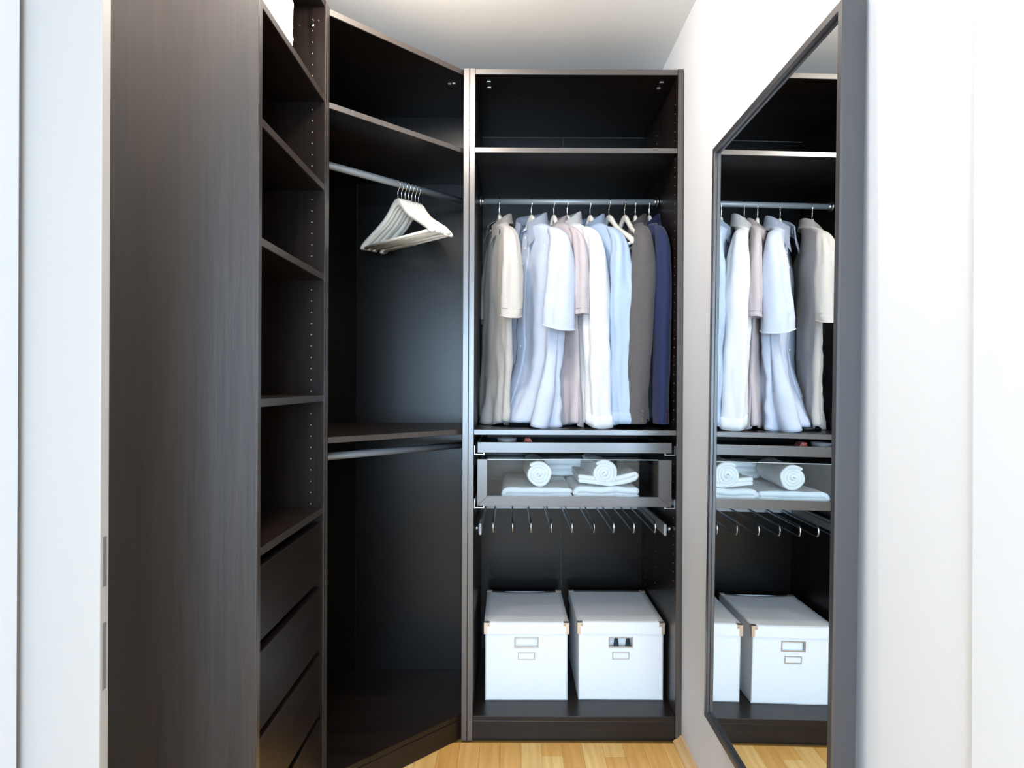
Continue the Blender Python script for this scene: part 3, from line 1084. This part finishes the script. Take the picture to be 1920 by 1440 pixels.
class Shell:
    """lofted cloth tube. keys: (u, t, z, a, b, amp) ; u along the hanger, t thickness"""

    def __init__(self, keys, seed, rows=64, seg=72, nfold=(3, 5, 8), tilt=0.0, sq=0.9, neck=0.0, slant=0.0):
        self.slant = slant
        self.rows = catmull(keys, rows)
        self.seg = seg
        rnd = random.Random(seed)
        self.ph = [rnd.uniform(0, 6.28) for _ in range(8)]
        self.nf = nfold
        self.seed = seed
        self.sq = sq
        self.tilt = tilt
        self.neck = neck

    def point(self, r, th, off=0.0):
        """r in 0..1 down the loft, th angle"""
        f = max(0.0, min(1.0, r)) * (len(self.rows) - 1)
        k = min(int(f), len(self.rows) - 2)
        t = f - k
        u, tt, z, a, b, amp = [x * (1 - t) + y * t for x, y in zip(self.rows[k], self.rows[k + 1])]
        c, s = math.cos(th), math.sin(th)
        pu = a * math.copysign(abs(c) ** self.sq, c)
        pt = b * math.copysign(abs(s) ** self.sq, s)
        nu, nt_ = c / max(a, 0.01), s / max(b, 0.01)
        l = math.hypot(nu, nt_)
        nu, nt_ = nu / l, nt_ / l
        ph = self.ph
        n0, n1, n2 = self.nf
        w = (0.6 * math.sin(n0 * th + ph[0] + 1.7 * r) + 0.45 * math.sin(n1 * th + ph[1] - 2.3 * r)
             + 0.35 * math.sin(n2 * th + ph[2] + 2.0 * math.sin(3 * r + ph[3])))
        w += 1.25 * noise.noise(Vector((c * a * 16 + self.seed, s * 1.2, z * 7))) + 0.45 * noise.noise(Vector((c * a * 34 + self.seed, s * 2, z * 19 + c * a * 20)))
        w -= 0.35 * abs(noise.noise(Vector((c * 3 + self.seed * 2, s * 3, z * 16))))
        d = amp * w + off
        zz = z + self.tilt * pu - self.slant * pu * r * r + (0.010 * r ** 6 * math.sin(3 * th + self.ph[4]) if self.neck else 0.0)
        if self.neck:
            zz -= self.neck * ((1 + s) / 2) ** 1.6 * max(0.0, 1 - r * 5)
        return Vector((u + pu + nu * d, tt + pt + nt_ * d, zz))

    def mesh(self, name, close_top=False, thickness=True, inner=0.0):
        bm = bmesh.new()
        n = len(self.rows)
        rings = []
        for i in range(n):
            r = i / (n - 1)
            rings.append([bm.verts.new(self.point(r, 2 * math.pi * k / self.seg)) for k in range(self.seg)])
        # turn the hem inward so that the tube reads as hollow cloth
        extra = []
        for q, (dr, sc) in enumerate(((0.0, 0.0016), (-0.012, 0.0030), (-0.09, 0.0045))):
            extra.append([bm.verts.new(self.point(1.0 + dr, 2 * math.pi * k / self.seg, -sc)) for k in range(self.seg)])
        allr = rings + extra
        for a, b in zip(allr, allr[1:]):
            for k in range(self.seg):
                bm.faces.new((a[k], a[(k + 1) % self.seg], b[(k + 1) % self.seg], b[k]))
        if close_top:
            bm.faces.new(rings[0][::-1])
        else:
            ins = [bm.verts.new(self.point(0.0, 2 * math.pi * k / self.seg, -0.002) - Vector((0, 0, 0.0))) for k in range(self.seg)]
            ins2 = [bm.verts.new(self.point(0.06, 2 * math.pi * k / self.seg, -0.006)) for k in range(self.seg)]
            for a, b in ((ins, rings[0]), (ins2, ins)):
                for k in range(self.seg):
                    bm.faces.new((a[k], a[(k + 1) % self.seg], b[(k + 1) % self.seg], b[k]))
        return finish(bm, name, True)

    def strip(self, name, r0, r1, th0, th1, off=0.0015, rows=50, cols=6):
        """a raised band lying on the shell"""
        bm = bmesh.new()
        g = []
        for i in range(rows + 1):
            r = r0 + (r1 - r0) * i / rows
            row = [bm.verts.new(self.point(r, th0 + (th1 - th0) * j / cols, off if 0 < j < cols else off * 0.6)) for j in range(cols + 1)]
            g.append([bm.verts.new(self.point(r, th0, -0.001))] + row + [bm.verts.new(self.point(r, th1, -0.001))])
        for a, b in zip(g, g[1:]):
            for j in range(len(a) - 1):
                bm.faces.new((a[j], a[j + 1], b[j + 1], b[j]))
        return finish(bm, name, True)


def collar_mesh(au, bt, zc, height, fall, point_len, gap=0.32, flare=0.012, lean=0.012):
    """turn-down shirt collar: stand plus leaf; opens to +t; back higher than the front"""
    bm = bmesh.new()
    n = 40
    rows = []
    for i in range(n + 1):
        s = i / n
        th = math.pi / 2 + gap + (2 * math.pi - 2 * gap) * s       # starts just left of the front, goes round the back
        c, sn = math.cos(th), math.sin(th)
        front = max(0.0, 1 - min(s, 1 - s) * 5.0)                   # 1 at the two front ends
        base = Vector((au * c, bt * sn, zc - 0.042 * ((1 + sn) / 2) ** 1.6))
        out = Vector((c, sn * 1.0, 0)).normalized()
        side = Vector((math.copysign(1, math.cos(th)), 0, 0))
        h = height * (1 - 0.35 * front)
        p0 = base
        p1 = base + Vector((0, 0, h * 0.6)) + out * 0.001
        p2 = base + Vector((0, 0, h)) + out * 0.003
        p3 = base + Vector((0, 0, h * 0.94)) + out * 0.0075
        drop = fall + point_len * front ** 1.3
        p4 = base + Vector((0, 0, h - drop * 0.55)) + out * (flare * 0.8) + side * 0.007 * front
        p5 = base + Vector((0, 0, h - drop)) + out * flare * 1.15 + side * 0.013 * front + Vector((0, 0.008 * front, 0))
        rows.append([bm.verts.new(p) for p in (p0, p1, p2, p3, p4, p5)])
    for a, b in zip(rows, rows[1:]):
        for j in range(5):
            bm.faces.new((a[j], a[j + 1], b[j + 1], b[j]))
    ret = bmesh.ops.solidify(bm, geom=bm.faces[:], thickness=0.0014)
    return finish(bm, 'collar', True)


def disc(bm, p, nrm_, r, h=0.0012):
    q = Vector((0, 0, 1)).rotation_difference(Vector(nrm_)).to_matrix().to_4x4()
    bmesh.ops.create_cone(bm, cap_ends=True, segments=12, radius1=r, radius2=r * 0.85, depth=h, matrix=Matrix.Translation(p) @ q)


def garment(name, label, cat, x, yaw, m, seed, body, near, far, collar=None, placket=None, buttons=None, cuff=None,
            trim=None, group=None, cturn=14, nfold=(3, 5, 8), sleeve_fold=(2, 3, 5), tilt=0.0, buttonmat=None, collar_mat=None, neck=0.042, slant=0.0):
    """local frame: +X = near end of the hanger, +Y = the garment's front (towards the left), origin under the rail"""
    t = empty(name, (x, ROD_Y, 0.0), label, cat, group, math.radians(-90 + yaw))
    # local +Y after rz=-90+yaw points to world (+X...) ; flip so that the front looks left
    fl = -1.0

    def flip(me):
        for v in me.vertices:
            v.co.y *= fl
        me.flip_normals()
        return me

    sh = Shell(body, seed, nfold=nfold, tilt=tilt, neck=neck)
    link('body', flip(sh.mesh('body')), m, t)
    sn = Shell(near, seed + 3, rows=56, seg=44, nfold=sleeve_fold, slant=slant)
    link('sleeve', flip(sn.mesh('sleeve', True)), m, t)
    sf = Shell(far, seed + 5, rows=40, seg=36, nfold=sleeve_fold, slant=-slant)
    link('sleeve', flip(sf.mesh('sleeve', True)), m, t)
    top = body[0]
    if collar:
        me = flip(collar_mesh(*collar))
        o = link('collar', me, collar_mat or m, t)
        o.location = (top[0], 0, 0)
        o.rotation_euler = (0, 0, math.radians(cturn))
    if placket:
        r1, wth = placket
        link('placket', flip(sh.strip('placket', 0.02, r1, math.pi / 2 - wth, math.pi / 2 + wth)), trim or m, t)
    if buttons:
        bmat = buttonmat or WHITEP
        bm = bmesh.new()
        bmesh.ops.create_cone(bm, cap_ends=True, segments=12, radius1=0.0052, radius2=0.0045, depth=0.0022,
                              matrix=Matrix.Rotation(math.radians(90), 4, 'X'))
        bme = finish(bm, 'button')
        bme.materials.append(bmat)
        for r in buttons:
            p = sh.point(r, math.pi / 2, 0.0032)
            o = bpy.data.objects.new('button', bme)
            COL.objects.link(o)
            o.parent = t
            o.location = (p.x, p.y * fl, p.z)
    if cuff:
        for s_, r0 in ((sn, cuff), (sf, cuff)):
            bm = bmesh.new()
            rings = []
            for r, off in ((r0, -0.0005), (r0 + 0.003, 0.0022), (0.5 * r0 + 0.5, 0.003), (1.0, 0.0026), (1.0, -0.0002), (0.99, -0.002)):
                rings.append([bm.verts.new(s_.point(r, 2 * math.pi * k / 40, off)) for k in range(40)])
            for a, b in zip(rings, rings[1:]):
                for k in range(40):
                    bm.faces.new((a[k], a[(k + 1) % 40], b[(k + 1) % 40], b[k]))
            link('cuff', flip(finish(bm, 'cuff', True)), trim or m, t)
    return t, sh, sn, sf, fl


def body_keys(b=0.045, amp=0.006, w=0.215, hem=0.235, zb=1.10, dz=0.0, shift=0.0, flare=0.0, td=0.0):
    return [(0, 0, 1.893 + dz, 0.056, 0.040, 0.0), (0, 0, 1.881 + dz, 0.074, 0.036, 0.0005), (0, 0, 1.866 + dz, 0.105, 0.030, 0.001),
            (0, 0, 1.844 + dz, 0.142, min(b, 0.027), 0.001), (0, 0, 1.817 + dz, 0.174, min(b, 0.027), 0.0015),
            (0, 0, 1.788 + dz, 0.192, min(b, 0.028), 0.002), (0, 0, 1.750 + dz, w * 0.965, min(b, 0.032), amp * 0.4),
            (shift * 0.2, 0, 1.69, w * 0.97, b * 0.9, amp * 0.6), (shift * 0.4, 0, 1.58, w * 0.97, b * 0.92, amp * 0.75),
            (shift * 0.6, 0, 1.45, w * 0.99, b * 0.97, amp * 0.9), (shift * 0.8, td * 0.2, 1.32, w * 1.01, b, amp * 1.1),
            (shift, td * 0.55, 1.20, hem, b * (1.02 + flare * 0.5), amp * 1.4), (shift, td, zb, hem * 1.03, b * (1.08 + flare), amp * 1.9)]


def sleeve_keys(sg, zend, a=0.030, b=0.050, amp=0.003, lean=0.02, u0=0.147, aend=None, bend=None, tdrift=0.0, z0=1.843):
    """sg +1 near, -1 far"""
    L = z0 - zend
    aend = aend or a
    bend = bend or b
    # distance below the shoulder point in metres, outward drift, width factors
    prof = ((0.0, 0.0, 0.25, 0.28), (0.011, 0.017, 0.52, 0.42), (0.026, 0.033, 0.70, 0.50), (0.050, 0.051, 0.86, 0.58), (0.09, 0.067, 0.96, 0.70),
            (0.15, 0.077, 1.0, 0.84), (0.22, 0.080, 1.0, 0.94), (0.31, 0.080, 1.0, 1.0))
    prof = [(d / L, du, ka, kb) for d, du, ka, kb in prof if d < L - 0.02]
    f0 = prof[-1][0]
    for q in (0.25, 0.5, 0.75, 0.92, 1.0):
        prof.append((f0 + (1 - f0) * q, prof[-1][1], 1.0, 1.0))
    out = []
    for f, du, ka, kb in prof:
        aa = a + (aend - a) * f
        bb = b + (bend - b) * f
        out.append((sg * (u0 + du + lean * f), tdrift * f, z0 - L * f, aa * ka, bb * kb, amp * min(1.0, f * 6 + 0.1)))
    return out


C_POLO = cloth('oatmeal_knit', (0.54, 0.51, 0.48), (0.42, 0.40, 0.385), 'melange', 900)
C_BLUE1 = cloth('pale_blue_fine_check', (0.56, 0.61, 0.71), (0.46, 0.525, 0.67), 'melange', 700)
C_LILAC = cloth('dusty_lilac_pique', (0.52, 0.46, 0.475), (0.42, 0.375, 0.40), 'melange', 800)
C_WHITE = cloth('white_poplin', (0.70, 0.71, 0.72))
C_BLUE2 = cloth('sky_blue_poplin', (0.39, 0.50, 0.66))
C_GREY = cloth('charcoal_grey_wool', (0.125, 0.115, 0.115), (0.065, 0.06, 0.062), 'melange', 1100, 0.3)
C_NAVY = cloth('navy_wool', (0.020, 0.030, 0.095), (0.013, 0.018, 0.06), 'melange', 1100, 0.25)
C_DARK = cloth('dark_trim_knit', (0.03, 0.035, 0.06))

GRP = 'shirts and jackets on the straight rail'
# 1 oatmeal polo
t, sh, sn, sf, fl = garment(
    'polo_shirt', 'oatmeal knitted polo shirt with dark collar lining, leftmost garment on the rail', 'polo shirt', -0.049, 13, C_POLO, 21,
    body_keys(0.036, 0.008, 0.20, 0.195, 1.105, flare=0.1, shift=-0.05, td=0.014),
    sleeve_keys(1, 1.500, 0.036, 0.040, 0.006, 0.015, tdrift=0.006), sleeve_keys(-1, 1.52, 0.03, 0.034, 0.003, 0.0), slant=0.4,
    collar=(0.056, 0.038, 1.893, 0.030, 0.040, 0.035), placket=(0.26, 0.16), buttons=(0.12, 0.17, 0.22), cuff=0.92, buttonmat=DARKMETAL, group=GRP)
# its dark collar lining and small chest mark
bm = bmesh.new()
rr = []
for i in range(31):
    th = math.pi / 2 + 0.34 + (2 * math.pi - 0.68) * i / 30
    fr = max(0.0, 1 - min(i / 30, 1 - i / 30) * 5)
    rr.append([bm.verts.new((0.0545 * math.cos(th), -0.0365 * math.sin(th), z - 0.042 * ((1 + math.sin(th)) / 2) ** 1.6)) for z in (1.893, 1.918)])
for a, b in zip(rr, rr[1:]):
    bm.faces.new((a[0], a[1], b[1], b[0]))
bmesh.ops.solidify(bm, geom=bm.faces[:], thickness=0.001)
link('collar_lining', finish(bm, 'collar_lining', True), C_DARK, t).rotation_euler = (0, 0, math.radians(14))
p = sh.point(0.30, math.pi / 2 - 0.75, 0.002)
bm = bmesh.new()
bmesh.ops.create_uvsphere(bm, u_segments=10, v_segments=6, radius=1.0, matrix=Matrix.Translation((p.x, -p.y, p.z)) @ Matrix.Diagonal((0.006, 0.0022, 0.011, 1)))
link('chest_emblem', finish(bm, 'chest_emblem', True), C_DARK, t)
# 2 pale blue short sleeve shirt
t2, sh2, sn2, sf2, fl = garment(
    'shirt', 'pale blue short-sleeved shirt turned to show its open collar and button placket', 'shirt', 0.078, 29, C_BLUE1, 42,
    body_keys(0.048, 0.012, 0.208, 0.215, 1.100, flare=1.05, td=0.040),
    sleeve_keys(1, 1.458, 0.046, 0.056, 0.007, 0.020, tdrift=0.026), sleeve_keys(-1, 1.48, 0.04, 0.045, 0.003, 0.02), slant=0.35,
    collar=(0.058, 0.045, 1.898, 0.038, 0.058, 0.048, 0.20, 0.014), cturn=24, placket=(0.97, 0.13), buttons=(0.16, 0.3, 0.42, 0.54, 0.66, 0.78, 0.9), cuff=0.93,
    group=GRP, nfold=(5, 8, 13))
# 3 dusty lilac polo
garment('polo_shirt', 'dusty lilac short-sleeved polo shirt hanging between the pale blue and the white shirt', 'polo shirt', 0.167, 22, C_LILAC, 63,
        body_keys(0.028, 0.006, 0.21, 0.225, 1.102, flare=0.5),
        sleeve_keys(1, 1.505, 0.034, 0.032, 0.006, 0.01), sleeve_keys(-1, 1.50, 0.034, 0.03, 0.003, 0.01),
        collar=(0.056, 0.034, 1.890, 0.030, 0.040, 0.035), placket=(0.25, 0.16), buttons=(0.13, 0.2), cuff=0.93, group=GRP)
# 4 white long sleeve shirt
garment('shirt', 'plain white long-sleeved shirt, the brightest garment in the middle of the rail', 'shirt', 0.220, 23, C_WHITE, 84,
        body_keys(0.030, 0.006, 0.212, 0.225, 1.103),
        sleeve_keys(1, 1.108, 0.036, 0.054, 0.008, 0.012, bend=0.046, tdrift=-0.004), sleeve_keys(-1, 1.12, 0.03, 0.032, 0.004, 0.0),
        slant=0.4, collar=(0.058, 0.038, 1.900, 0.036, 0.052, 0.045), placket=(0.97, 0.14), buttons=(0.2, 0.4, 0.6), cuff=0.905, group=GRP)
# 5 sky blue long sleeve shirt
garment('shirt', 'sky blue long-sleeved shirt to the left of the two empty hangers', 'shirt', 0.311, 22, C_BLUE2, 105,
        body_keys(0.036, 0.007, 0.212, 0.225, 1.103),
        sleeve_keys(1, 1.112, 0.036, 0.048, 0.009, 0.004, bend=0.036, tdrift=-0.006), sleeve_keys(-1, 1.12, 0.03, 0.034, 0.004, 0.0),
        collar=(0.058, 0.040, 1.893, 0.034, 0.046, 0.045), placket=(0.97, 0.14), buttons=(0.2, 0.4, 0.6), cuff=0.905, group=GRP)


def jacket(label, x, yaw, m, seed, b, bs, tdrift, bend, bcol):
    t, sh, sn, sf, fl = garment(
        'suit_jacket', label, 'jacket', x, yaw, m, seed,
        body_keys(b, 0.003, 0.205, 0.215, 1.118), sleeve_keys(1, 1.112, 0.044, bs, 0.0028, -0.012, bend=bend, tdrift=tdrift, z0=1.845),
        sleeve_keys(-1, 1.13, 0.036, b, 0.002, 0.0),
        collar=(0.060, 0.032, 1.890, 0.032, 0.048, 0.004), group=GRP, nfold=(2, 3, 4), sleeve_fold=(2, 3, 4))
    # lapel
    for sgn in (-1, 1):
        link('lapel', (lambda me: ([setattr(v.co, 'y', -v.co.y) for v in me.vertices], me)[1])(
            sh.strip('lapel', 0.03, 0.46, math.pi / 2 + sgn * 0.10, math.pi / 2 + sgn * 0.55, 0.004, 40, 5)), m, t)
    # four cuff buttons on the near sleeve
    bmat_ = mat('jacket_button_' + m.name, bcol, 0.35)
    bm = bmesh.new()
    disc(bm, Vector((0, 0, 0)), (1, 0, 0), 0.0048, 0.003)
    me = finish(bm, 'cuff_button')
    me.materials.append(bmat_)
    for k in range(4):
        p = sn.point(0.90 + 0.021 * k, -0.55, 0.0022)
        o = bpy.data.objects.new('cuff_button', me)
        COL.objects.link(o)
        o.parent = t
        o.location = (p.x, -p.y, p.z)
        o.rotation_euler = (0, 0, math.radians(30))
    return t


jacket('charcoal grey wool suit jacket between the empty hangers and the navy jacket', 0.488, -2, C_GREY, 131, 0.030, 0.054, 0.034, 0.040, (0.16, 0.12, 0.09))
jacket('navy blue wool suit jacket, rightmost garment beside the side panel', 0.540, 2, C_NAVY, 152, 0.022, 0.034, 0.004, 0.024, (0.05, 0.02, 0.03))

# hangers of the hanging clothes
for hx, yw, who in ((-0.049, 13, 'white hanger carrying the oatmeal polo shirt'), (0.078, 29, 'white hanger inside the pale blue short-sleeved shirt'),
                    (0.167, 22, 'white hanger inside the dusty lilac polo shirt'), (0.220, 23, 'white hanger carrying the plain white shirt'),
                    (0.311, 22, 'white hanger inside the sky blue shirt')):
    on_rail(hx, yw, who)
on_rail(0.385, 19, 'empty white wooden hanger beside the sky blue shirt, left of the two empty ones')
on_rail(0.447, 13, 'empty white wooden hanger next to the grey jacket, right of the two empty ones')
on_rail(0.490, -1, 'white hanger carrying the charcoal grey jacket')
on_rail(0.545, 2, 'white hanger carrying the navy jacket')


# ------------------------------------------------------------------ towels
def ribbon(path, thick, y0, y1, seed, ny=22, wob=0.0025, closed_round=True):
    """thick cloth band following PATH in x-z, extruded along y with soft irregularities"""
    n = len(path)
    left, right = [], []
    for i, (x_, z_) in enumerate(path):
        a = path[max(i - 1, 0)]
        b = path[min(i + 1, n - 1)]
        d = Vector((b[0] - a[0], b[1] - a[1]))
        d = d.normalized() if d.length > 0 else Vector((1, 0))
        nn = Vector((-d.y, d.x)) * thick / 2
        left.append((x_ + nn.x, z_ + nn.y))
        right.append((x_ - nn.x, z_ - nn.y))

    def cap(i, sg):
        x_, z_ = path[i]
        a = path[max(i - 1, 0)]
        b = path[min(i + 1, n - 1)]
        d = Vector((b[0] - a[0], b[1] - a[1])).normalized() * sg
        nn = Vector((-d.y, d.x))
        return [(x_ + (nn.x * math.cos(t) + d.x * math.sin(t)) * thick / 2, z_ + (nn.y * math.cos(t) + d.y * math.sin(t)) * thick / 2)
                for t in (math.pi * k / 6 for k in range(1, 6))]
    outline = left + cap(n - 1, 1) + right[::-1] + cap(0, -1)
    bm = bmesh.new()
    rings = []
    for j in range(ny + 1):
        v = j / ny
        y = y0 + (y1 - y0) * v
        edge = min(j, ny - j)
        sh = {0: 0.0035, 1: 0.001}.get(edge, 0.0)
        ring = []
        for (x_, z_) in outline:
            q = Vector((x_ * 18 + seed, y * 9, z_ * 30))
            yy = y + (0.005 * noise.noise(Vector((x_ * 25 + seed, z_ * 60, j))) if edge == 0 else 0)
            ring.append(bm.verts.new((x_ + wob * noise.noise(q), yy + (0.002 if j == 0 else 0), z_ + wob * noise.noise(q + Vector((9, 9, 9))))))
        rings.append(ring)
    m_ = len(outline)
    for a, b in zip(rings, rings[1:]):
        for k in range(m_):
            bm.faces.new((a[k], a[(k + 1) % m_], b[(k + 1) % m_], b[k]))
    # end faces as quads between the two sides of the band
    for r in (rings[0], rings[-1]):
        nl = n
        capn = 5
        for i in range(n - 1):
            bm.faces.new((r[i], r[i + 1], r[2 * nl + capn - 2 - i], r[2 * nl + capn - 1 - i]))
        bm.faces.new([r[nl - 1]] + [r[nl + k] for k in range(capn)] + [r[nl + capn]])
        bm.faces.new([r[0], r[2 * nl + capn - 1]] + [r[2 * nl + capn + k] for k in range(capn)])
    return finish(bm, 'towel', True)


def fold_path(x0, x1, z0, layers, pitch, start_right=True, bulge=0.0):
    pts = []
    dirn = -1 if start_right else 1
    for l in range(layers):
        z = z0 + l * pitch
        a, b = (x1, x0) if dirn < 0 else (x0, x1)
        for k in range(13):
            f = k / 12
            pts.append((a + (b - a) * f, z + bulge * math.sin(math.pi * f) * l))
        if l < layers - 1:
            for k in range(1, 6):
                t = math.pi * k / 6
                pts.append((b + dirn * pitch / 2 * math.sin(t), z + pitch / 2 - pitch / 2 * math.cos(t)))
        dirn = -dirn
    return pts


def spiral_path(r0, r1, turns, squash=1.0):
    pts = []
    n = int(turns * 22)
    for i in range(n + 1):
        f = i / n
        r = r0 + (r1 - r0) * f
        a = f * turns * 2 * math.pi - math.pi / 2
        pts.append((r * math.cos(a), r * math.sin(a) * squash))
    return pts


def lathe_towel(name, me, label, cat, loc, rz=0.0, rx=0.0, group=None):
    o = link(name, me, TOWEL, None, loc)
    o.rotation_euler = (rx, 0, rz)
    return tag(o, label, cat, group)


TG = 'white towels in the glass-front drawer'
zf = DZ0 + 0.006 + 0.0085
lathe_towel('folded_towel', ribbon(fold_path(-0.112, 0.112, 0.0105, 2, 0.0205), 0.0195, 0.0, 0.40, 3, wob=0.004),
            'flat folded white towel in the drawer, under the left towel roll', 'towel', (0.100, 2.292, zf), 0.0, 0.0, TG)
lathe_towel('folded_towel', ribbon(fold_path(-0.102, 0.104, 0.0115, 2, 0.0225), 0.0215, 0.0, 0.40, 8, wob=0.005),
            'folded white towel lying on the drawer base, lowest of the right pile', 'towel', (0.348, 2.290, zf), 0.0, 0.0, TG)
lathe_towel('folded_towel', ribbon([(x_, z_ + 0.022 * max(0.0, (x_ - 0.01) / 0.09) ** 1.3 + 0.010 * max(0, -x_ / 0.1)) for x_, z_ in fold_path(-0.098, 0.098, 0.010, 2, 0.0150, False)],
                                   0.0145, 0.0, 0.38, 15, wob=0.004),
            'folded white towel with a raised right fold, topmost flat one of the right pile', 'towel', (0.350, 2.295, zf + 0.0465), 0.0, 0.0, TG)
lathe_towel('folded_towel', ribbon(fold_path(-0.105, 0.105, 0.012, 3, 0.0225), 0.0215, 0.0, 0.15, 23, wob=0.005),
            'white towel pile folded behind and between the two towel rolls', 'towel', (0.235, 2.565, zf + 0.047), 0.0, 0.0, TG)
lathe_towel('rolled_towel', ribbon(spiral_path(0.004, 0.043, 3.6), 0.0112, 0.0, 0.26, 31, wob=0.004),
            'rolled white towel on the left folded towel, round end to the front', 'towel', (0.102, 2.292, zf + 0.0415 + 0.0485), math.radians(3), 0.0, TG)
lathe_towel('rolled_towel', ribbon(spiral_path(0.004, 0.0435, 3.6), 0.0112, 0.0, 0.26, 37, wob=0.004),
            'rolled white towel on the right pile, round end to the front', 'towel', (0.340, 2.292, zf + 0.0415 + 0.0535), math.radians(5), 0.0, TG)

# ------------------------------------------------------------------ small things in the tray
tz = 1.0225
bm = bmesh.new()
N = 28
prof = [(0.0, 0.0), (0.020, 0.0), (0.030, 0.010), (0.037, 0.034), (0.0345, 0.034), (0.028, 0.012), (0.018, 0.003), (0.0, 0.003)]
rings = [[bm.verts.new((r * math.cos(2 * math.pi * q / N), r * math.sin(2 * math.pi * q / N), z)) for q in range(N)] for r, z in prof[1:-1]]
for a, b in zip(rings, rings[1:]):
    for q in range(N):
        bm.faces.new((a[q], a[(q + 1) % N], b[(q + 1) % N], b[q]))
bm.faces.new(rings[0][::-1])
bm.faces.new(rings[-1])
tag(link('bowl', finish(bm, 'bowl', True), mat('grey_glaze', (0.32, 0.30, 0.31), 0.4), None, (-0.014, 2.335, tz)),
    'shallow grey bowl standing in the pull-out tray', 'bowl')
tie = ribbon(spiral_path(0.004, 0.015, 2.6), 0.005, 0.0, 0.05, 44, ny=6, wob=0.0008)
o = link('rolled_necktie', tie, cloth('red_silk', (0.55, 0.05, 0.04), (0.75, 0.35, 0.28), 'melange', 90), None, (0.062, 2.30, tz + 0.0185))
tag(o, 'rolled red necktie lying in the pull-out tray', 'necktie')


# pale blocks added inside the two boxes so the grip holes look lit
for nm_, a, lab in (('box_insert', (-0.082, 0.203, 2.362, 2.40), 'pale block added just behind the grip hole of the left box'),
                    ('box_insert', (0.262, 0.560, 2.386, 2.42), 'pale block added behind the dark textile inside the right box')):
    bm = bmesh.new()
    bm_box(bm, a[0], a[1], a[2], a[3], SB + 0.006, 0.345, 0.006)
    tag(link(nm_, finish(bm, nm_), TOWEL), lab, 'textile')
